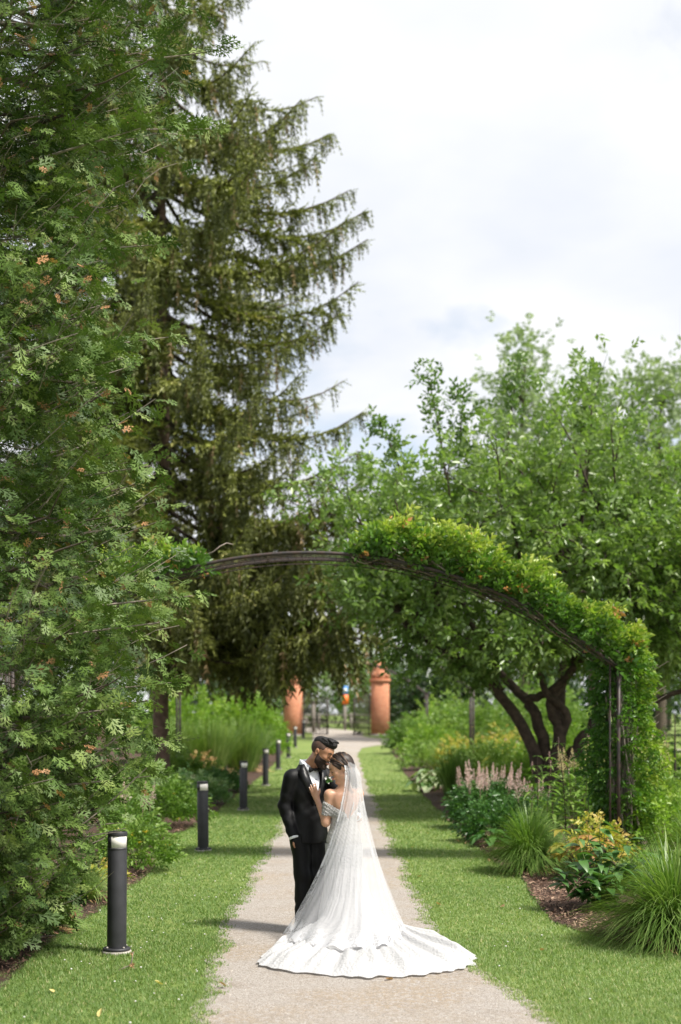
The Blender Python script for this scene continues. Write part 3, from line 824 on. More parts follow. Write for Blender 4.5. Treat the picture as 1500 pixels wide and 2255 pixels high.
# ================================================================ broadleaved trees
def grow(t, limbs, centre, radii, nb, ncl, csize, mat, bark, proto, seed, spread=.36, low=None, shell=(.5, 1.0), sub=8, hang=.0, tintmu=.5, twigs=True, hanging=()):
    """limbs: polylines with radii. Boughs run from limb ends into the crown; leaf clusters sit along the outer part of every bough"""
    r = np.random.default_rng(seed)
    wood = MB(); bough = MB()
    ends = []
    for pts, r0, r1 in limbs:
        pts = np.array(pts, float)
        k = np.linspace(0, len(pts) - 1, 4 * (len(pts) - 1) + 1)
        Q = np.stack([np.interp(k, np.arange(len(pts)), pts[:, i]) for i in range(3)], -1)
        Q[1:-1] = (Q[:-2] + 2 * Q[1:-1] + Q[2:]) / 4
        Q[1:] += r.normal(0, .02, Q[1:].shape)
        wood.add(*tube(Q, np.linspace(r0, r1, len(Q)), 9 if r0 < .3 else 10, False))
        ends += [(Q[-1], r1), (Q[int(len(Q) * .7)], r1)]
    P, A, S, T = [], [], [], []
    c = np.array(centre, float); ra = np.array(radii, float)
    gold = np.pi * (3 - 5 ** .5)
    E = np.array([e[0] for e in ends])
    for i in range(nb):
        zz = 1 - 2 * (i + .5) / nb; th = i * gold + r.normal(0, .2)
        q = math.sqrt(max(0, 1 - zz * zz)); d = np.array([q * math.cos(th), q * math.sin(th), zz])
        lump = 1 + .16 * math.sin(3.1 * d[0] * 2 + 1.3) * math.sin(4.2 * d[1] + 2 * d[2]) + r.normal(0, .07)
        tgt = c + d * ra * r.uniform(*shell) * lump
        if low is not None and tgt[2] < low(tgt[0], tgt[1]):
            tgt[2] = low(tgt[0], tgt[1]) + r.uniform(0, .5)
        j = np.argmin(np.linalg.norm(E - tgt, axis=1) + r.uniform(0, 1.2, len(E)))
        b = E[j]
        u = np.linspace(0, 1, 6)[:, None]
        L_ = np.linalg.norm(tgt - b)
        cur = b + (tgt - b) * u + np.array([0, 0, .12 * L_ - hang * L_]) * np.sin(np.pi * u) + r.normal(0, .05, (6, 3)) * u
        bough.add(*tube(cur, np.linspace(min(ends[j][1], .05), .006, 6), 4, False))
        for s_ in range(sub):                                  # side twigs
            us = r.uniform(.35, 1.0)
            p0 = np.array([np.interp(us, u[:, 0], cur[:, k]) for k in range(3)])
            dd = nrm(r.normal(0, 1, 3) + nrm(tgt - b) * .8 + d * .3)
            ln = r.uniform(.3, .9) * csize * 4
            tw_ = p0 + dd * ln * np.linspace(0, 1, 3)[:, None] + np.array([0, 0, -.1 * ln]) * (np.linspace(0, 1, 3) ** 2)[:, None]
            if twigs:
                bough.add(*tube(tw_, np.linspace(.008, .003, 3), 3, False))
            m = max(1, int(ncl / nb / sub * r.uniform(.5, 1.5)))
            ut = r.uniform(.1, 1.05, m)[:, None]
            pp = p0 + dd * ln * ut + r.normal(0, spread * csize * 1.6, (m, 3))
            P.append(pp); A.append(dd + r.normal(0, .7, (m, 3)) + [0, 0, -.05 - hang]); S.append(csize * r.uniform(.65, 1.25, m))
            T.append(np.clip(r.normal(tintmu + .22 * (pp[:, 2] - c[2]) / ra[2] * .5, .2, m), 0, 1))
    P, A, S, T = map(np.concatenate, (P, A, S, T))
    if low is not None:
        ok = P[:, 2] > np.array([low(a_, b_) for a_, b_ in P[:, :2]]) - .40
        P, A, S, T = P[ok], A[ok], S[ok], T[ok]
    for b, tgt in hanging:                                     # single low branches
        b = np.array(b, float); tgt = np.array(tgt, float); u = np.linspace(0, 1, 8)[:, None]
        cur = b + (tgt - b) * u + np.array([0, 0, .25]) * np.sin(np.pi * u)
        bough.add(*tube(cur, np.linspace(.03, .005, 8), 5, False))
        m = 60; ut = r.uniform(.35, 1.03, m)
        pp = np.stack([np.interp(ut, u[:, 0], cur[:, k]) for k in range(3)], -1) + r.normal(0, .13, (m, 3)) * [1, 1, .6]
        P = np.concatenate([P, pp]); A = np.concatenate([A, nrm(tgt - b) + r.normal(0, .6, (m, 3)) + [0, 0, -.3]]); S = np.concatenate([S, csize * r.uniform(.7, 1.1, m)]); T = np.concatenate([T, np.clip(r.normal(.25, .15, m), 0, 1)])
    nn = r.normal(0, .6, (len(P), 3)) + [0, 0, 1]
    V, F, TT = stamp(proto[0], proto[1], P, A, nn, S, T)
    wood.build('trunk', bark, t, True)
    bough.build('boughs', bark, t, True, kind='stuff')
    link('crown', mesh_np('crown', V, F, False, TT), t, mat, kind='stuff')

LEAF2 = leaf_mesh(.5, .10, .12, False)
LEAF6 = leaf_mesh(.5, .08, .14, True)
CL6 = cluster(6, .8, leaf_mesh(.52, .10, .10, False), 1)
CL8 = cluster(8, .9, leaf_mesh(.50, .10, .10, False), 2)

ax0, ay0 = 4.05, 28.0
t = thing('apple_tree', (ax0, ay0, 0), 'spreading crab apple tree with dark crooked stems behind the vine covered arch', 'tree')
limbs = [
    ([(-.05, 0, -.1), (-.12, 0, .9), (-.62, -.2, 2.0), (-1.28, -.5, 2.62), (-1.9, -.9, 3.05), (-2.8, -1.4, 3.5)], .15, .05),
    ([(.02, .05, -.1), (.05, .05, .95), (-.22, .1, 1.95), (-.42, .1, 2.25), (-.85, .3, 2.7), (-1.4, .6, 3.6), (-1.7, .8, 4.6)], .15, .045),
    ([(.15, -.02, -.1), (.20, -.05, 1.0), (.28, -.1, 1.55), (.02, -.15, 2.15), (.35, -.2, 2.6), (.75, -.3, 3.3), (.6, -.2, 4.6)], .16, .05),
    ([(.28, -.1, 1.5), (.42, -.15, 1.9), (.0, -.3, 2.3), (-.35, -.6, 2.9), (-.5, -.9, 3.9)], .10, .04),
    ([(-.40, .0, 2.2), (-.05, -.2, 2.32), (.42, -.4, 2.75), (.9, -.7, 3.3), (1.4, -1.0, 4.2)], .09, .04),
    ([(.25, .1, -.1), (.40, .1, 1.0), (.75, .1, 1.5), (1.15, .15, 2.1), (1.9, .3, 2.9), (2.6, .4, 3.9)], .14, .05),
    ([(.45, .1, 1.1), (.85, .0, 1.5), (1.25, -.1, 1.62), (2.2, -.2, 2.25), (3.3, -.3, 2.6)], .085, .045),
    ([(.25, .3, 1.0), (.4, .8, 2.2), (.6, 1.4, 3.4), (.7, 1.8, 4.6)], .11, .05),
]
grow(t, limbs, (.35, .2, 4.85), (5.3, 4.4, 3.15), 210, 15500, .27, M['apple'], M['applebark'], CL6, 11, .5,
     low=lambda x, y: 2.75 + .05 * max(0, x - 1) + .45 * math.exp(-((x - .2) / 1.5) ** 2) + 1.15 * max(0, min(1, (-x - 1.9) / .8)), shell=(.55, 1.0), sub=8, hang=.04,
     hanging=[((-1.9, -.9, 3.05), (-2.85, -1.9, 2.52)), ((-1.3, -.6, 2.7), (-2.1, -2.0, 2.50)), ((-2.4, -1.2, 3.3), (-3.1, -1.6, 2.85)), ((-.9, -.4, 2.4), (-1.55, -1.7, 2.45)),
              ((-1.9, .2, 6.2), (-2.35, .1, 8.7)), ((-1.7, .8, 6.0), (-1.6, .3, 8.3)), ((-2.6, -.4, 5.6), (-3.3, -.3, 7.6)), ((-.8, .2, 6.5), (-.55, .0, 8.8)), ((.6, 0, 6.6), (.9, .1, 8.6))])

t = thing('apple_tree', (11.0, 37.0, gz(11, 37)), 'broad leafy tree at the back of the border beside the crab apple', 'tree')
grow(t, [([(0, 0, -.2), (0, 0, 1.8), (-.6, 0, 3.2), (-1.4, -.3, 4.6)], .24, .1), ([(0, 0, 1.7), (.6, .2, 3.2), (1.4, .3, 4.8)], .18, .08), ([(0, 0, 1.9), (.1, -.6, 3.3), (.2, -1.1, 5)], .15, .07)],
     (0, 0, 5.0), (4.8, 4.3, 3.1), 90, 5200, .28, M['apple'], M['applebark'], CL6, 12, .6, sub=7)

def far_tree(x, y, H, w, label, seed, mat='far', nb=46, ncl=1500, cs=.5, trunk=.3, zlow=.28):
    t = thing('background_tree', (x, y, gz(x, y)), label, 'tree', 'trees beyond the garden')
    grow(t, [([(0, 0, -.3), (.1, 0, H * .3), (-.1, 0, H * .6), (0, 0, H * .85)], trunk, trunk * .2), ([(0, 0, H * .3), (w * .4, 0, H * .55)], trunk * .5, trunk * .2), ([(0, 0, H * .35), (-w * .4, 0, H * .6)], trunk * .5, trunk * .2)],
         (0, 0, H * (1 + zlow) / 2), (w, w, H * (1 - zlow) / 2), nb, ncl, cs, M[mat], M['bark'], CL6, seed, .55, sub=5, twigs=False)
far_tree(9.2, 72, 20.6, 1.5, 'slim tall poplar tree rising highest behind the crab apple crown', 21, 'poplar', nb=52, ncl=1900, cs=.55)
far_tree(13.1, 74, 19.8, 1.9, 'tall poplar tree between the slim one and the broad bushy one', 22, 'poplar', nb=52, ncl=2000, cs=.55)
far_tree(16.2, 72, 20.2, 2.0, 'broad bushy poplar tree at the end of the tall row', 23, 'poplar', nb=52, ncl=2200, cs=.55)
for i, (x, y, H, w, mt) in enumerate([(-15, 112, 11, 5, 'far'), (-8.2, 120, 8.5, 3.6, 'far'), (-4.6, 128, 5.0, 2.6, 'fardark'), (.9, 125, 5.6, 2.9, 'far'), (4.4, 118, 8.4, 3.2, 'far'), (8.5, 112, 11, 4.2, 'far'), (15, 108, 12, 5, 'far'), (23, 100, 13, 5.5, 'far'), (31, 96, 13, 6, 'far'), (-24, 105, 14, 6, 'far')]):
    far_tree(x, y, H, w, ['broad green tree far behind the spruces beyond the fence', 'green tree beyond the fence behind the dark evergreen bushes', 'low dark tree beyond the open gate leaf by the bollards', 'small rounded tree showing behind the notice sign', 'green tree just beyond the sunny brick pillar', 'taller green tree second beyond the sunny brick pillar', 'broad green tree behind the apple trees beyond the fence', 'large green tree past the poplars beyond the lawn', 'last large green tree at the far edge of the lawn', 'tall green tree hidden far behind the cedar'][i], 30 + i, mt, 34, 560, .9, .25, .05)
for i, (x, y, H, w) in enumerate([(-5.6, 84, 4.6, 2.4), (-8.8, 80, 6.0, 3.0), (4.6, 85, 3.6, 1.9), (7.6, 84, 5.2, 2.6), (12, 83, 5.0, 3.0), (17, 80, 5.2, 3.2), (22.5, 82, 6.0, 3.4)]):
    t = thing('dark_shrub', (x, y, gz(x, y)), ['dark evergreen bush against the shaded brick pillar', 'dark evergreen bush deeper in the shade of the spruces', 'dark evergreen bush beside the sunny brick pillar', 'dark evergreen bush two along from the sunny brick pillar', 'dark hedge bush where the lawn meets the trees', 'dark hedge bush below the middle poplar', 'dark hedge bush past the last poplar'][i], 'shrub', 'dark evergreen bushes near the gate')
    grow(t, [([(0, 0, -.1), (0, 0, H * .4), (0, 0, H * .7)], .12, .05)], (0, 0, H * .48), (w, w * .8, H * .5), 36, 700, .62, M['fardark'], M['bark'], CL6, 60 + i, .6, sub=5, shell=(.4, 1.0), twigs=False)
# ================================================================ climbing plant on the first arch
def vine(name_label, us, wfun, n, mat='vine', column=None, seed=0):
    """us: (dx0, dx1) along the arch; foliage heaps up above the rails and spills over the sides"""
    r = np.random.default_rng(seed)
    y0 = 18.2
    t = thing('climbing_vine', (AX, y0, 0), name_label, 'vine')
    P, A, S, T = [], [], [], []
    stems = MB()
    dx = r.uniform(us[0], us[1], n)
    th = wfun(dx)
    z = arch_z(np.clip(dx, -ASP, ASP))
    slope = -dx / np.sqrt(AR ** 2 - np.clip(dx, -ASP, ASP) ** 2)
    nx, nz = -slope / np.sqrt(1 + slope ** 2), 1 / np.sqrt(1 + slope ** 2)
    h = th * (r.random(n) ** .75) * (1 + .12 * np.sin(dx * 5.1 + 2 * np.sin(dx * 2.3)) + .16 * np.sin(dx * 13.7 + 3 * np.sin(dx * 3.1)) + .30 * (r.random(n) < .06)) - .06
    yy = .4 + r.uniform(-.58, .50, n)
    P.append(np.stack([dx + nx * h, yy, z + nz * h], -1))
    A.append(np.stack([nx * .9, (yy - .4) * .9, nz * .9], -1) + r.normal(0, .6, (n, 3)))
    S.append(r.uniform(.11, .23, n))
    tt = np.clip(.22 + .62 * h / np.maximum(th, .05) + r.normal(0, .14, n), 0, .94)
    tt[(r.random(n) < .03)] = 1.0
    T.append(tt)
    for k in range(int(n / 55)):
        a = r.uniform(us[0], us[1]); b = np.clip(a + r.uniform(-1.2, -.5), us[0], us[1]) if us[1] > 0 else a + .5
        k_ = np.linspace(0, 1, 7); d_ = a + (b - a) * k_
        hh = r.uniform(-.05, .25); yv = .4 + r.uniform(-.45, .4)
        stems.add(*tube(np.stack([d_, yv + .05 * np.sin(k_ * 5 + k), arch_z(np.clip(d_, -ASP, ASP)) + hh + .05 * np.sin(k_ * 7 + k)], -1), .008, 4, False))
    if column:
        m = column
        zc = r.uniform(.35, 2.75, m); a = r.uniform(0, 2 * np.pi, m)
        wr = np.interp(zc, [.3, .9, 1.4, 2.0, 2.8], [.20, .42, .44, .36, .30]) * (1 + .2 * np.sin(zc * 6 + a * 2))
        rr = wr * np.sqrt(r.uniform(.15, 1, m))
        px = ASP + .14 + rr * np.cos(a); py = .45 + rr * np.sin(a) * 1.05
        keep = ~((py < .06) & (np.abs(px - ASP) < .06))
        P.append(np.stack([px, py, zc], -1)[keep])
        A.append((np.stack([np.cos(a), np.sin(a), 0 * a - .1], -1) + r.normal(0, .55, (m, 3)))[keep])
        S.append(r.uniform(.10, .19, m)[keep])
        T.append(np.clip(.34 + .30 * np.cos(a - .2) + r.normal(0, .15, m), 0, .90)[keep])  # lighter leaf tint on the sun side, light put into the colour
        for k in range(34):
            x0, yv = ASP + .12 + r.normal(0, .09), .45 + r.normal(0, .12)
            z1 = r.uniform(1.5, 3.0); k_ = np.linspace(0, 1, 8)
            stems.add(*tube(np.stack([x0 + .08 * np.sin(k_ * 5 + k), yv + .08 * np.cos(k_ * 4 + k), .02 + z1 * k_], -1), np.linspace(.022, .008, 8) * r.uniform(.5, 1.2), 5, False))
        for k in range(16):
            a = r.uniform(-.9, .9); z1 = r.uniform(.9, 2.4); k_ = np.linspace(0, 1, 5)
            L_ = r.uniform(.4, .62)
            stems.add(*tube(np.stack([ASP + .15 + L_ * k_ * math.cos(a), .45 + L_ * k_ * math.sin(a), z1 + .25 * k_ ** 1.5], -1), np.linspace(.007, .003, 5), 4, False))
    P, A, S, T = map(np.concatenate, (P, A, S, T))
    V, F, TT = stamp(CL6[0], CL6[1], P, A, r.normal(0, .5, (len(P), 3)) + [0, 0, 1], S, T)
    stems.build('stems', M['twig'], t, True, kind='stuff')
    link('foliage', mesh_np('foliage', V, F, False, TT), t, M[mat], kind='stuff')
    if column:
        MB().add(*tube([(ASP + .22, .3, -.02), (ASP + .2, .32, .5), (ASP + .16, .4, 1.3), (ASP + .1, .45, 2.4)], [.055, .045, .04, .025], 8)).build('main_stem', M['wood'], t, True)
vine('dense yellow green vine climbing the arch post and heaped along its curve', (.55, 4.05), lambda d: np.interp(d, [.5, .8, 1.15, 1.7, 2.4, 3.2, 3.97], [.16, .34, .46, .50, .46, .46, .45]), 3500, column=1700, seed=3)
vine('small tuft of lime green vine on the arch close to the cedar', (-2.45, -1.35), lambda d: np.interp(d, [-2.45, -2.1, -1.7, -1.35], [.42, .5, .42, .1]), 420, seed=4)

# ================================================================ bed plants
def blades(n, rad, hgt, seed, width=.006, spread=1.0, segs=6, base=.10, curl=1.0, tint=.5):
    """arching grass blades from one crown"""
    r = np.random.default_rng(seed)
    az = r.uniform(0, 2 * np.pi, n); f = r.random(n) ** .62
    u = np.linspace(0, 1, segs + 1)
    the = np.radians(86 - (52 * curl) * f + r.normal(0, 5, n))
    dd = (.34 + .30 * f * curl + (.0 if curl > .6 else -.16)) * r.uniform(.85, 1.2, n)
    L_ = hgt * (1.45 if curl > .6 else 1.15) * r.uniform(.7, 1.1, n)
    rr = base * f[:, None] + (rad * (.25 + .85 * f) * r.uniform(.8, 1.15, n))[:, None] * (u + .35 * u * u)[None] / 1.35
    z = np.maximum(L_[:, None] * (np.sin(the)[:, None] * u[None] - dd[:, None] * (u ** 2)[None]), .012)
    tw = r.normal(0, .25, n)[:, None] * u[None]
    a = az[:, None] + tw
    C = np.stack([rr * np.cos(a), rr * np.sin(a), z], -1)
    sd = np.stack([-np.sin(a), np.cos(a), .3 * np.ones_like(a)], -1)
    w = width * (1 - u ** 2 * .92)[None, :, None] * r.uniform(.7, 1.3, n)[:, None, None]
    V = np.stack([C - sd * w, C + sd * w], 2).reshape(n, -1, 3)
    k = 2 * (segs + 1)
    q = np.array([[2 * i, 2 * i + 1, 2 * i + 3, 2 * i + 2] for i in range(segs)])
    F = (q[None] + (np.arange(n) * k)[:, None, None]).reshape(-1, 4)
    T = np.repeat(np.clip(r.normal(tint, .2, n), 0, 1), k)
    return V.reshape(-1, 3), F, T

def grass_plant(x, y, rad, h, n, label, seed, mat='blade', width=.006, name='ornamental_grass', curl=1.0, tint=.5, base=.10, plumes=0, group=None):
    t = thing(name, (x, y, gz(x, y) + .03), label, 'ornamental grass', group)
    V, F, T = blades(n, rad, h, seed, width, curl=curl, tint=tint, base=base)
    MB().add(V, F, T).build('blades', M[mat], t, kind='stuff')
    # straw coloured old leaves round the crown
    V, F, T = blades(max(20, n // 14), rad * .75, h * .4, seed + 50, width, curl=1.3, base=base * 1.2)
    MB().add(V, F, T).build('dry_blades', M['deadleaf'], t, kind='stuff')
    return t

def plume(h, w, n, seed):
    r = np.random.default_rng(seed)
    u = r.random(n) ** .9
    a = r.uniform(0, 2 * np.pi, n)
    rr = w * (1 - u) ** 1.15 * r.uniform(.3, 1, n) * np.minimum(1, .35 + u * 6)
    p = np.stack([rr * np.cos(a), rr * np.sin(a), h * u + .25 * rr], -1)
    ax = np.stack([np.cos(a) * .8, np.sin(a) * .8, .9 + 0 * a], -1) + r.normal(0, .3, (n, 3))
    V, F, T = stamp(*leaf_mesh(.5, .2, .0, False), p, ax, rdirs(n), r.uniform(.014, .034, n) * (h / .35) * (1.1 - .5 * u), np.clip(r.normal(.5, .25, n), 0, 1))
    V2, F2 = tube([(0, 0, -h * .8), (0, 0, 0), (0, 0, h * .9)], [.005, .004, .002], 4)
    return np.concatenate([V, V2]), np.concatenate([F, F2 + len(V)]), np.concatenate([T, np.zeros(len(V2))])

def mound(x, y, rx, ry, h, label, seed, mat='green', n=700, size=.13, proto=None, name='shrub', cat='shrub', group=None, flowers=None, stems=True, low=.05, tint=.5, plumes=None):
    """a leafy mound: leaves on many stems from the crown"""
    r = np.random.default_rng(seed)
    t = thing(name, (x, y, gz(x, y) + .03), label, cat, group)
    az = r.uniform(0, 2 * np.pi, n); el = np.arcsin(r.uniform(low, 1, n))
    lump = 1 + .16 * np.sin(3 * az + seed) * np.cos(2.3 * el) + .12 * np.sin(7 * az + 5 * el + seed)
    d = r.uniform(.62, 1.02, n) * lump
    p = np.stack([rx * d * np.cos(el) * np.cos(az), ry * d * np.cos(el) * np.sin(az), h * (.12 + .88 * d * np.sin(el))], -1)
    ax = np.stack([np.cos(az) * np.cos(el), np.sin(az) * np.cos(el), np.sin(el) * .6 + .1], -1) + r.normal(0, .45, (n, 3))
    pr = proto or CL6
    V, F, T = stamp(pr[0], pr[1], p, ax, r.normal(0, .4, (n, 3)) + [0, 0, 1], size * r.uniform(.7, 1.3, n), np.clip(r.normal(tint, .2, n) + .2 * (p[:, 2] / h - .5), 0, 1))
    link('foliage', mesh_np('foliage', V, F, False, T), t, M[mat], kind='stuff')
    if stems:
        sm = MB()
        for k in range(22):
            q = p[r.integers(0, n)]
            u = np.linspace(0, 1, 5)[:, None]
            sm.add(*tube(q * u * [.9, .9, .95] + np.array([.05 * q[0], .05 * q[1], 0]) + [0, 0, .08] * np.sin(np.pi * u), np.linspace(.008, .003, 5), 4, False))
        sm.build('stems', M['greenstalk'], t, kind='stuff')
    if flowers:
        fm, fn, fs = flowers
        pv, pf = leaf_mesh(.7, .2, -.2, False)
        for k in range(fn):
            q = p[r.integers(0, n)] * 1.04
            fl = MB()
            for a in np.arange(5) * 2 * np.pi / 5:
                V, F, T = stamp(pv, pf, [q], [[math.cos(a), math.sin(a), .35]], [[0, 0, 1.0]], fs, [r.random()])
                fl.add(V, F, T)
            fl.build('flower', M[fm], t)
    if plumes:
        pm, pn, ph, pw, zb = plumes
        for k in range(pn):
            a = r.uniform(0, 2 * np.pi); q = math.sqrt(r.random()) * .85
            V, F, T = plume(ph * r.uniform(.7, 1.25), pw * r.uniform(.8, 1.2), 130, seed * 31 + k)
            lean = np.array([q * math.cos(a) * .25, q * math.sin(a) * .25])
            V[:, 0] += V[:, 2] * lean[0]; V[:, 1] += V[:, 2] * lean[1]
            o = MB().add(V + [rx * q * math.cos(a), ry * q * math.sin(a), zb + h * .12 * (1 - q)], F, T).build('plume', M[pm], t)
    return t

def bigleaf_mesh(name, w, mat, lobes=0, droop=.18, fold=.06):
    """one large leaf with a midrib fold; lobes > 0 gives a toothed palmate outline"""
    n = 9
    u = np.linspace(0, 1, n)
    if lobes:
        half = w * np.sin(np.pi * u ** .75) * (1 + .35 * np.abs(np.sin(u * np.pi * lobes)))
    else:
        half = w * np.sin(np.pi * u ** .72)
    half[0] = .01; half[-1] = 0.004
    z = -droop * u ** 2
    V = np.concatenate([np.stack([u, half, z + fold * np.sin(np.pi * u)], -1), np.stack([u, 0 * u, z], -1), np.stack([u, -half, z + fold * np.sin(np.pi * u)], -1)])
    F = []
    for i in range(n - 1):
        F += [[i, n + i, n + i + 1, i + 1], [n + i, 2 * n + i, 2 * n + i + 1, n + i + 1]]
    return V, np.array(F)

def leafy_plant(x, y, label, leaves, mesh_variants, name, cat, stems=None, stalkmat='greenstalk', sw=.006):
    """a plant whose leaves are large enough to tell apart: each one an object sharing mesh data. leaves: (pos, axis, normal, size, variant)"""
    t = thing(name, (x, y, gz(x, y) + .03), label, cat)
    for (p, a, nn, s, k) in leaves:
        a = nrm(np.array(a, float)); nn = np.array(nn, float); nn = nrm(nn - a * (nn @ a)); b = np.cross(nn, a)
        o = bpy.data.objects.new('leaf', mesh_variants[k]); COL.objects.link(o); o.parent = t
        Mx = Matrix(((a[0] * s, b[0] * s, nn[0] * s, p[0]), (a[1] * s, b[1] * s, nn[1] * s, p[1]), (a[2] * s, b[2] * s, nn[2] * s, p[2]), (0, 0, 0, 1)))
        o.matrix_local = Mx
    for P in (stems or []):
        MB().add(*tube(P, np.linspace(sw, sw * .5, len(P)), 5, False)).build('stem', M[stalkmat], t, True)
    return t

def variants(name, w, mat, tints, lobes=0, droop=.18, fold=.06):
    res = []
    for k, tv in enumerate(tints):
        V, F = bigleaf_mesh(name, w, mat, lobes, droop * (1 + .3 * k), fold)
        me = mesh_np(name, V, F, True, np.clip(tv + .1 * (V[:, 0] - .5), 0, 1)); me.materials.append(M[mat]); res.append(me)
    return res

# --- right border, near to far
grass_plant(2.80, 11.95, .78, .95, 2600, 'big arching fountain grass clump at the front corner of the border', 101, tint=.55)
grass_plant(3.85, 13.2, .70, 1.0, 1400, 'fountain grass clump just behind the one at the border corner', 102, tint=.55)
grass_plant(3.95, 15.4, .80, 1.35, 1600, 'tall fountain grass clump rising beside the vine covered post', 103, tint=.6)
grass_plant(2.30, 17.3, .62, .92, 2000, 'arching fountain grass clump beside the golden leaved plant', 104, tint=.45)
# dark leaved shrub in front of the arch post
def dark_leafy():
    r = np.random.default_rng(5); lv = []; st = []
    vs = variants('dark_leaf', .24, 'deep', (.35, .55, .75), 0, .25)
    for k in range(30):
        az = r.uniform(0, 6.28); q = math.sqrt(r.random()); ht = r.uniform(.45, .92) * (1.1 - .5 * q)
        top = np.array([.50 * q * math.cos(az), .46 * q * math.sin(az), ht])
        u = np.linspace(0, 1, 5)[:, None]
        P = top * np.concatenate([u ** 1.3, u ** 1.3, u], 1)
        st.append(P)
        for j in range(9):
            uu = .25 + .75 * j / 8
            p = np.array([np.interp(uu, u[:, 0], P[:, i]) for i in range(3)])
            a = j * 1.57 + (j % 2) * .3 + r.normal(0, .25)
            lv.append((p, (math.cos(a), math.sin(a), r.uniform(-.35, .25)), (r.normal(0, .2), r.normal(0, .2), 1), r.uniform(.13, .20), r.integers(0, 3)))
    leafy_plant(2.52, 13.9, 'dark green leafy shrub on the mulch in front of the arch post', lv, vs, 'leafy_shrub', 'shrub', st)
dark_leafy()
# golden orange plant
def golden_plant():
    r = np.random.default_rng(6); lv = []; st = []
    vs = variants('golden_leaf', .17, 'golden', (.2, .45, .65, .85), 3, .22)
    for k in range(19):
        az = r.uniform(0, 6.28); q = math.sqrt(r.random()); ht = r.uniform(.30, .68) * (1.15 - .45 * q)
        top = np.array([.42 * q * math.cos(az), .42 * q * math.sin(az), ht])
        u = np.linspace(0, 1, 4)[:, None]
        st.append(top * np.concatenate([u ** 1.2, u ** 1.2, u], 1))
        v = r.integers(0, 4)
        for j in range(5):                      # five leaflets fan from the stalk
            a = az + (j - 2) * .95 + r.normal(0, .1)
            lv.append((top, (math.cos(a), math.sin(a), r.uniform(-.25, .1)), (0, 0, 1), r.uniform(.13, .20), min(3, max(0, v + r.integers(-1, 2)))))
    leafy_plant(2.80, 16.6, 'golden orange plant with hand shaped toothed leaves beside the arch post', lv, vs, 'golden_leaved_plant', 'plant', st, 'stalk')
golden_plant()
# tall stems with whorled lance leaves
def joe_pye():
    r = np.random.default_rng(7)
    vs = variants('lance_leaf', .13, 'green', (.4, .6, .85), 0, .35)
    for k, (x, y, h) in enumerate([(2.72, 19.6, 1.32), (2.95, 20.4, 1.15), (3.08, 19.4, 1.50), (3.30, 20.2, 1.05), (3.38, 19.5, 1.30), (3.55, 20.6, 1.55), (2.85, 21.2, 1.1), (3.2, 21.4, 1.25), (3.62, 21.8, 1.2)]):
        lv = []
        lean = r.normal(0, .05, 2)
        P = np.array([(lean[0] * u * u * h, lean[1] * u * u * h, u * h) for u in np.linspace(0, 1, 7)])
        nw = int(h / .135)
        for j in range(1, nw + 1):
            u = .12 + .88 * j / nw
            p = np.array([np.interp(u, np.linspace(0, 1, 7), P[:, i]) for i in range(3)])
            for q in range(4):
                a = q * 1.571 + j * .8 + r.normal(0, .15)
                lv.append((p, (math.cos(a), math.sin(a), r.uniform(-.05, .35)), (0, 0, 1), r.uniform(.19, .29) * (1.05 - .55 * u ** 3), r.integers(0, 3)))
        t = leafy_plant(x, y, ['tall dark stemmed plant with whorled leaves at the edge beside the fountain grass', 'tall dark stemmed plant with whorled lance leaves before the crab apple trunk'][k > 0], lv, vs, 'tall_stemmed_plant', 'plant', [P], 'stalk', .009)
        t['group'] = 'tall dark stemmed plants'
        if k > 0:
            V, F, T = plume(.10, .05, 60, 400 + k)
            MB().add(V + P[-1], F, T).build('flower_bud', M['plume_pink'], t)
joe_pye()
mound(2.35, 21.4, .55, .55, .55, 'dark bushy foliage between the pink plumes and the fountain grass', 120, 'deep', 420, .16)
mound(2.45, 23.9, .68, .62, .72, 'astilbe with pale pink feathery plumes over dark foliage at the border edge', 121, 'deep', 760, .15, name='astilbe_plant', cat='plant', plumes=('plume_pink', 24, .38, .075, .62))
mound(3.15, 23.2, .40, .45, .60, 'smaller fading astilbe tucked behind the dark bushy foliage', 122, 'deep', 300, .15, name='astilbe_plant', cat='plant', plumes=('plume_pink', 10, .26, .06, .52))
# hosta low dark
def hosta(x, y, rad, h, n, label, mat, tints, seed, size):
    r = np.random.default_rng(seed); lv = []
    vs = variants('hosta_leaf', .34, mat, tints, 0, .3, .10)
    for k in range(n):
        az = r.uniform(0, 6.28); q = math.sqrt(r.random())
        p = (rad * .55 * q * math.cos(az), rad * .55 * q * math.sin(az), h * (1.05 - .75 * q) * r.uniform(.7, 1.1))
        lv.append((p, (math.cos(az), math.sin(az), .25 - .45 * q), (0, 0, 1), size * r.uniform(.75, 1.25), r.integers(0, len(tints))))
    leafy_plant(x, y, label, lv, vs, 'hosta_plant', 'plant', [np.array([(0, 0, 0), np.array(l[0]) * .5 + [0, 0, .03], l[0]]) for l in lv[::3]])
hosta(2.17, 20.6, .35, .26, 26, 'low dark hosta on the mulch in front of the bushy foliage', 'deep', (.3, .6, .8), 31, .20)
hosta(2.22, 35.0, .75, .62, 60, 'pale variegated hosta clump at the lawn edge beside the sword leaves', 'hostaleaf', (.3, .6, .85), 32, .34)
grass_plant(2.42, 30.4, .34, 1.22, 260, 'upright clump of bluish iris sword leaves at the lawn edge', 105, 'blade', .016, 'iris_plant', .35, .25, .16)
mound(3.55, 33.5, 1.35, 1.1, 1.25, 'fine leaved pale green bush behind the iris and hosta', 123, 'green', 1500, .15, tint=.75)
mound(4.6, 31.5, 1.2, 1.0, 1.05, 'bright lime green mound in front of the crab apple stems', 124, 'lime', 900, .17)
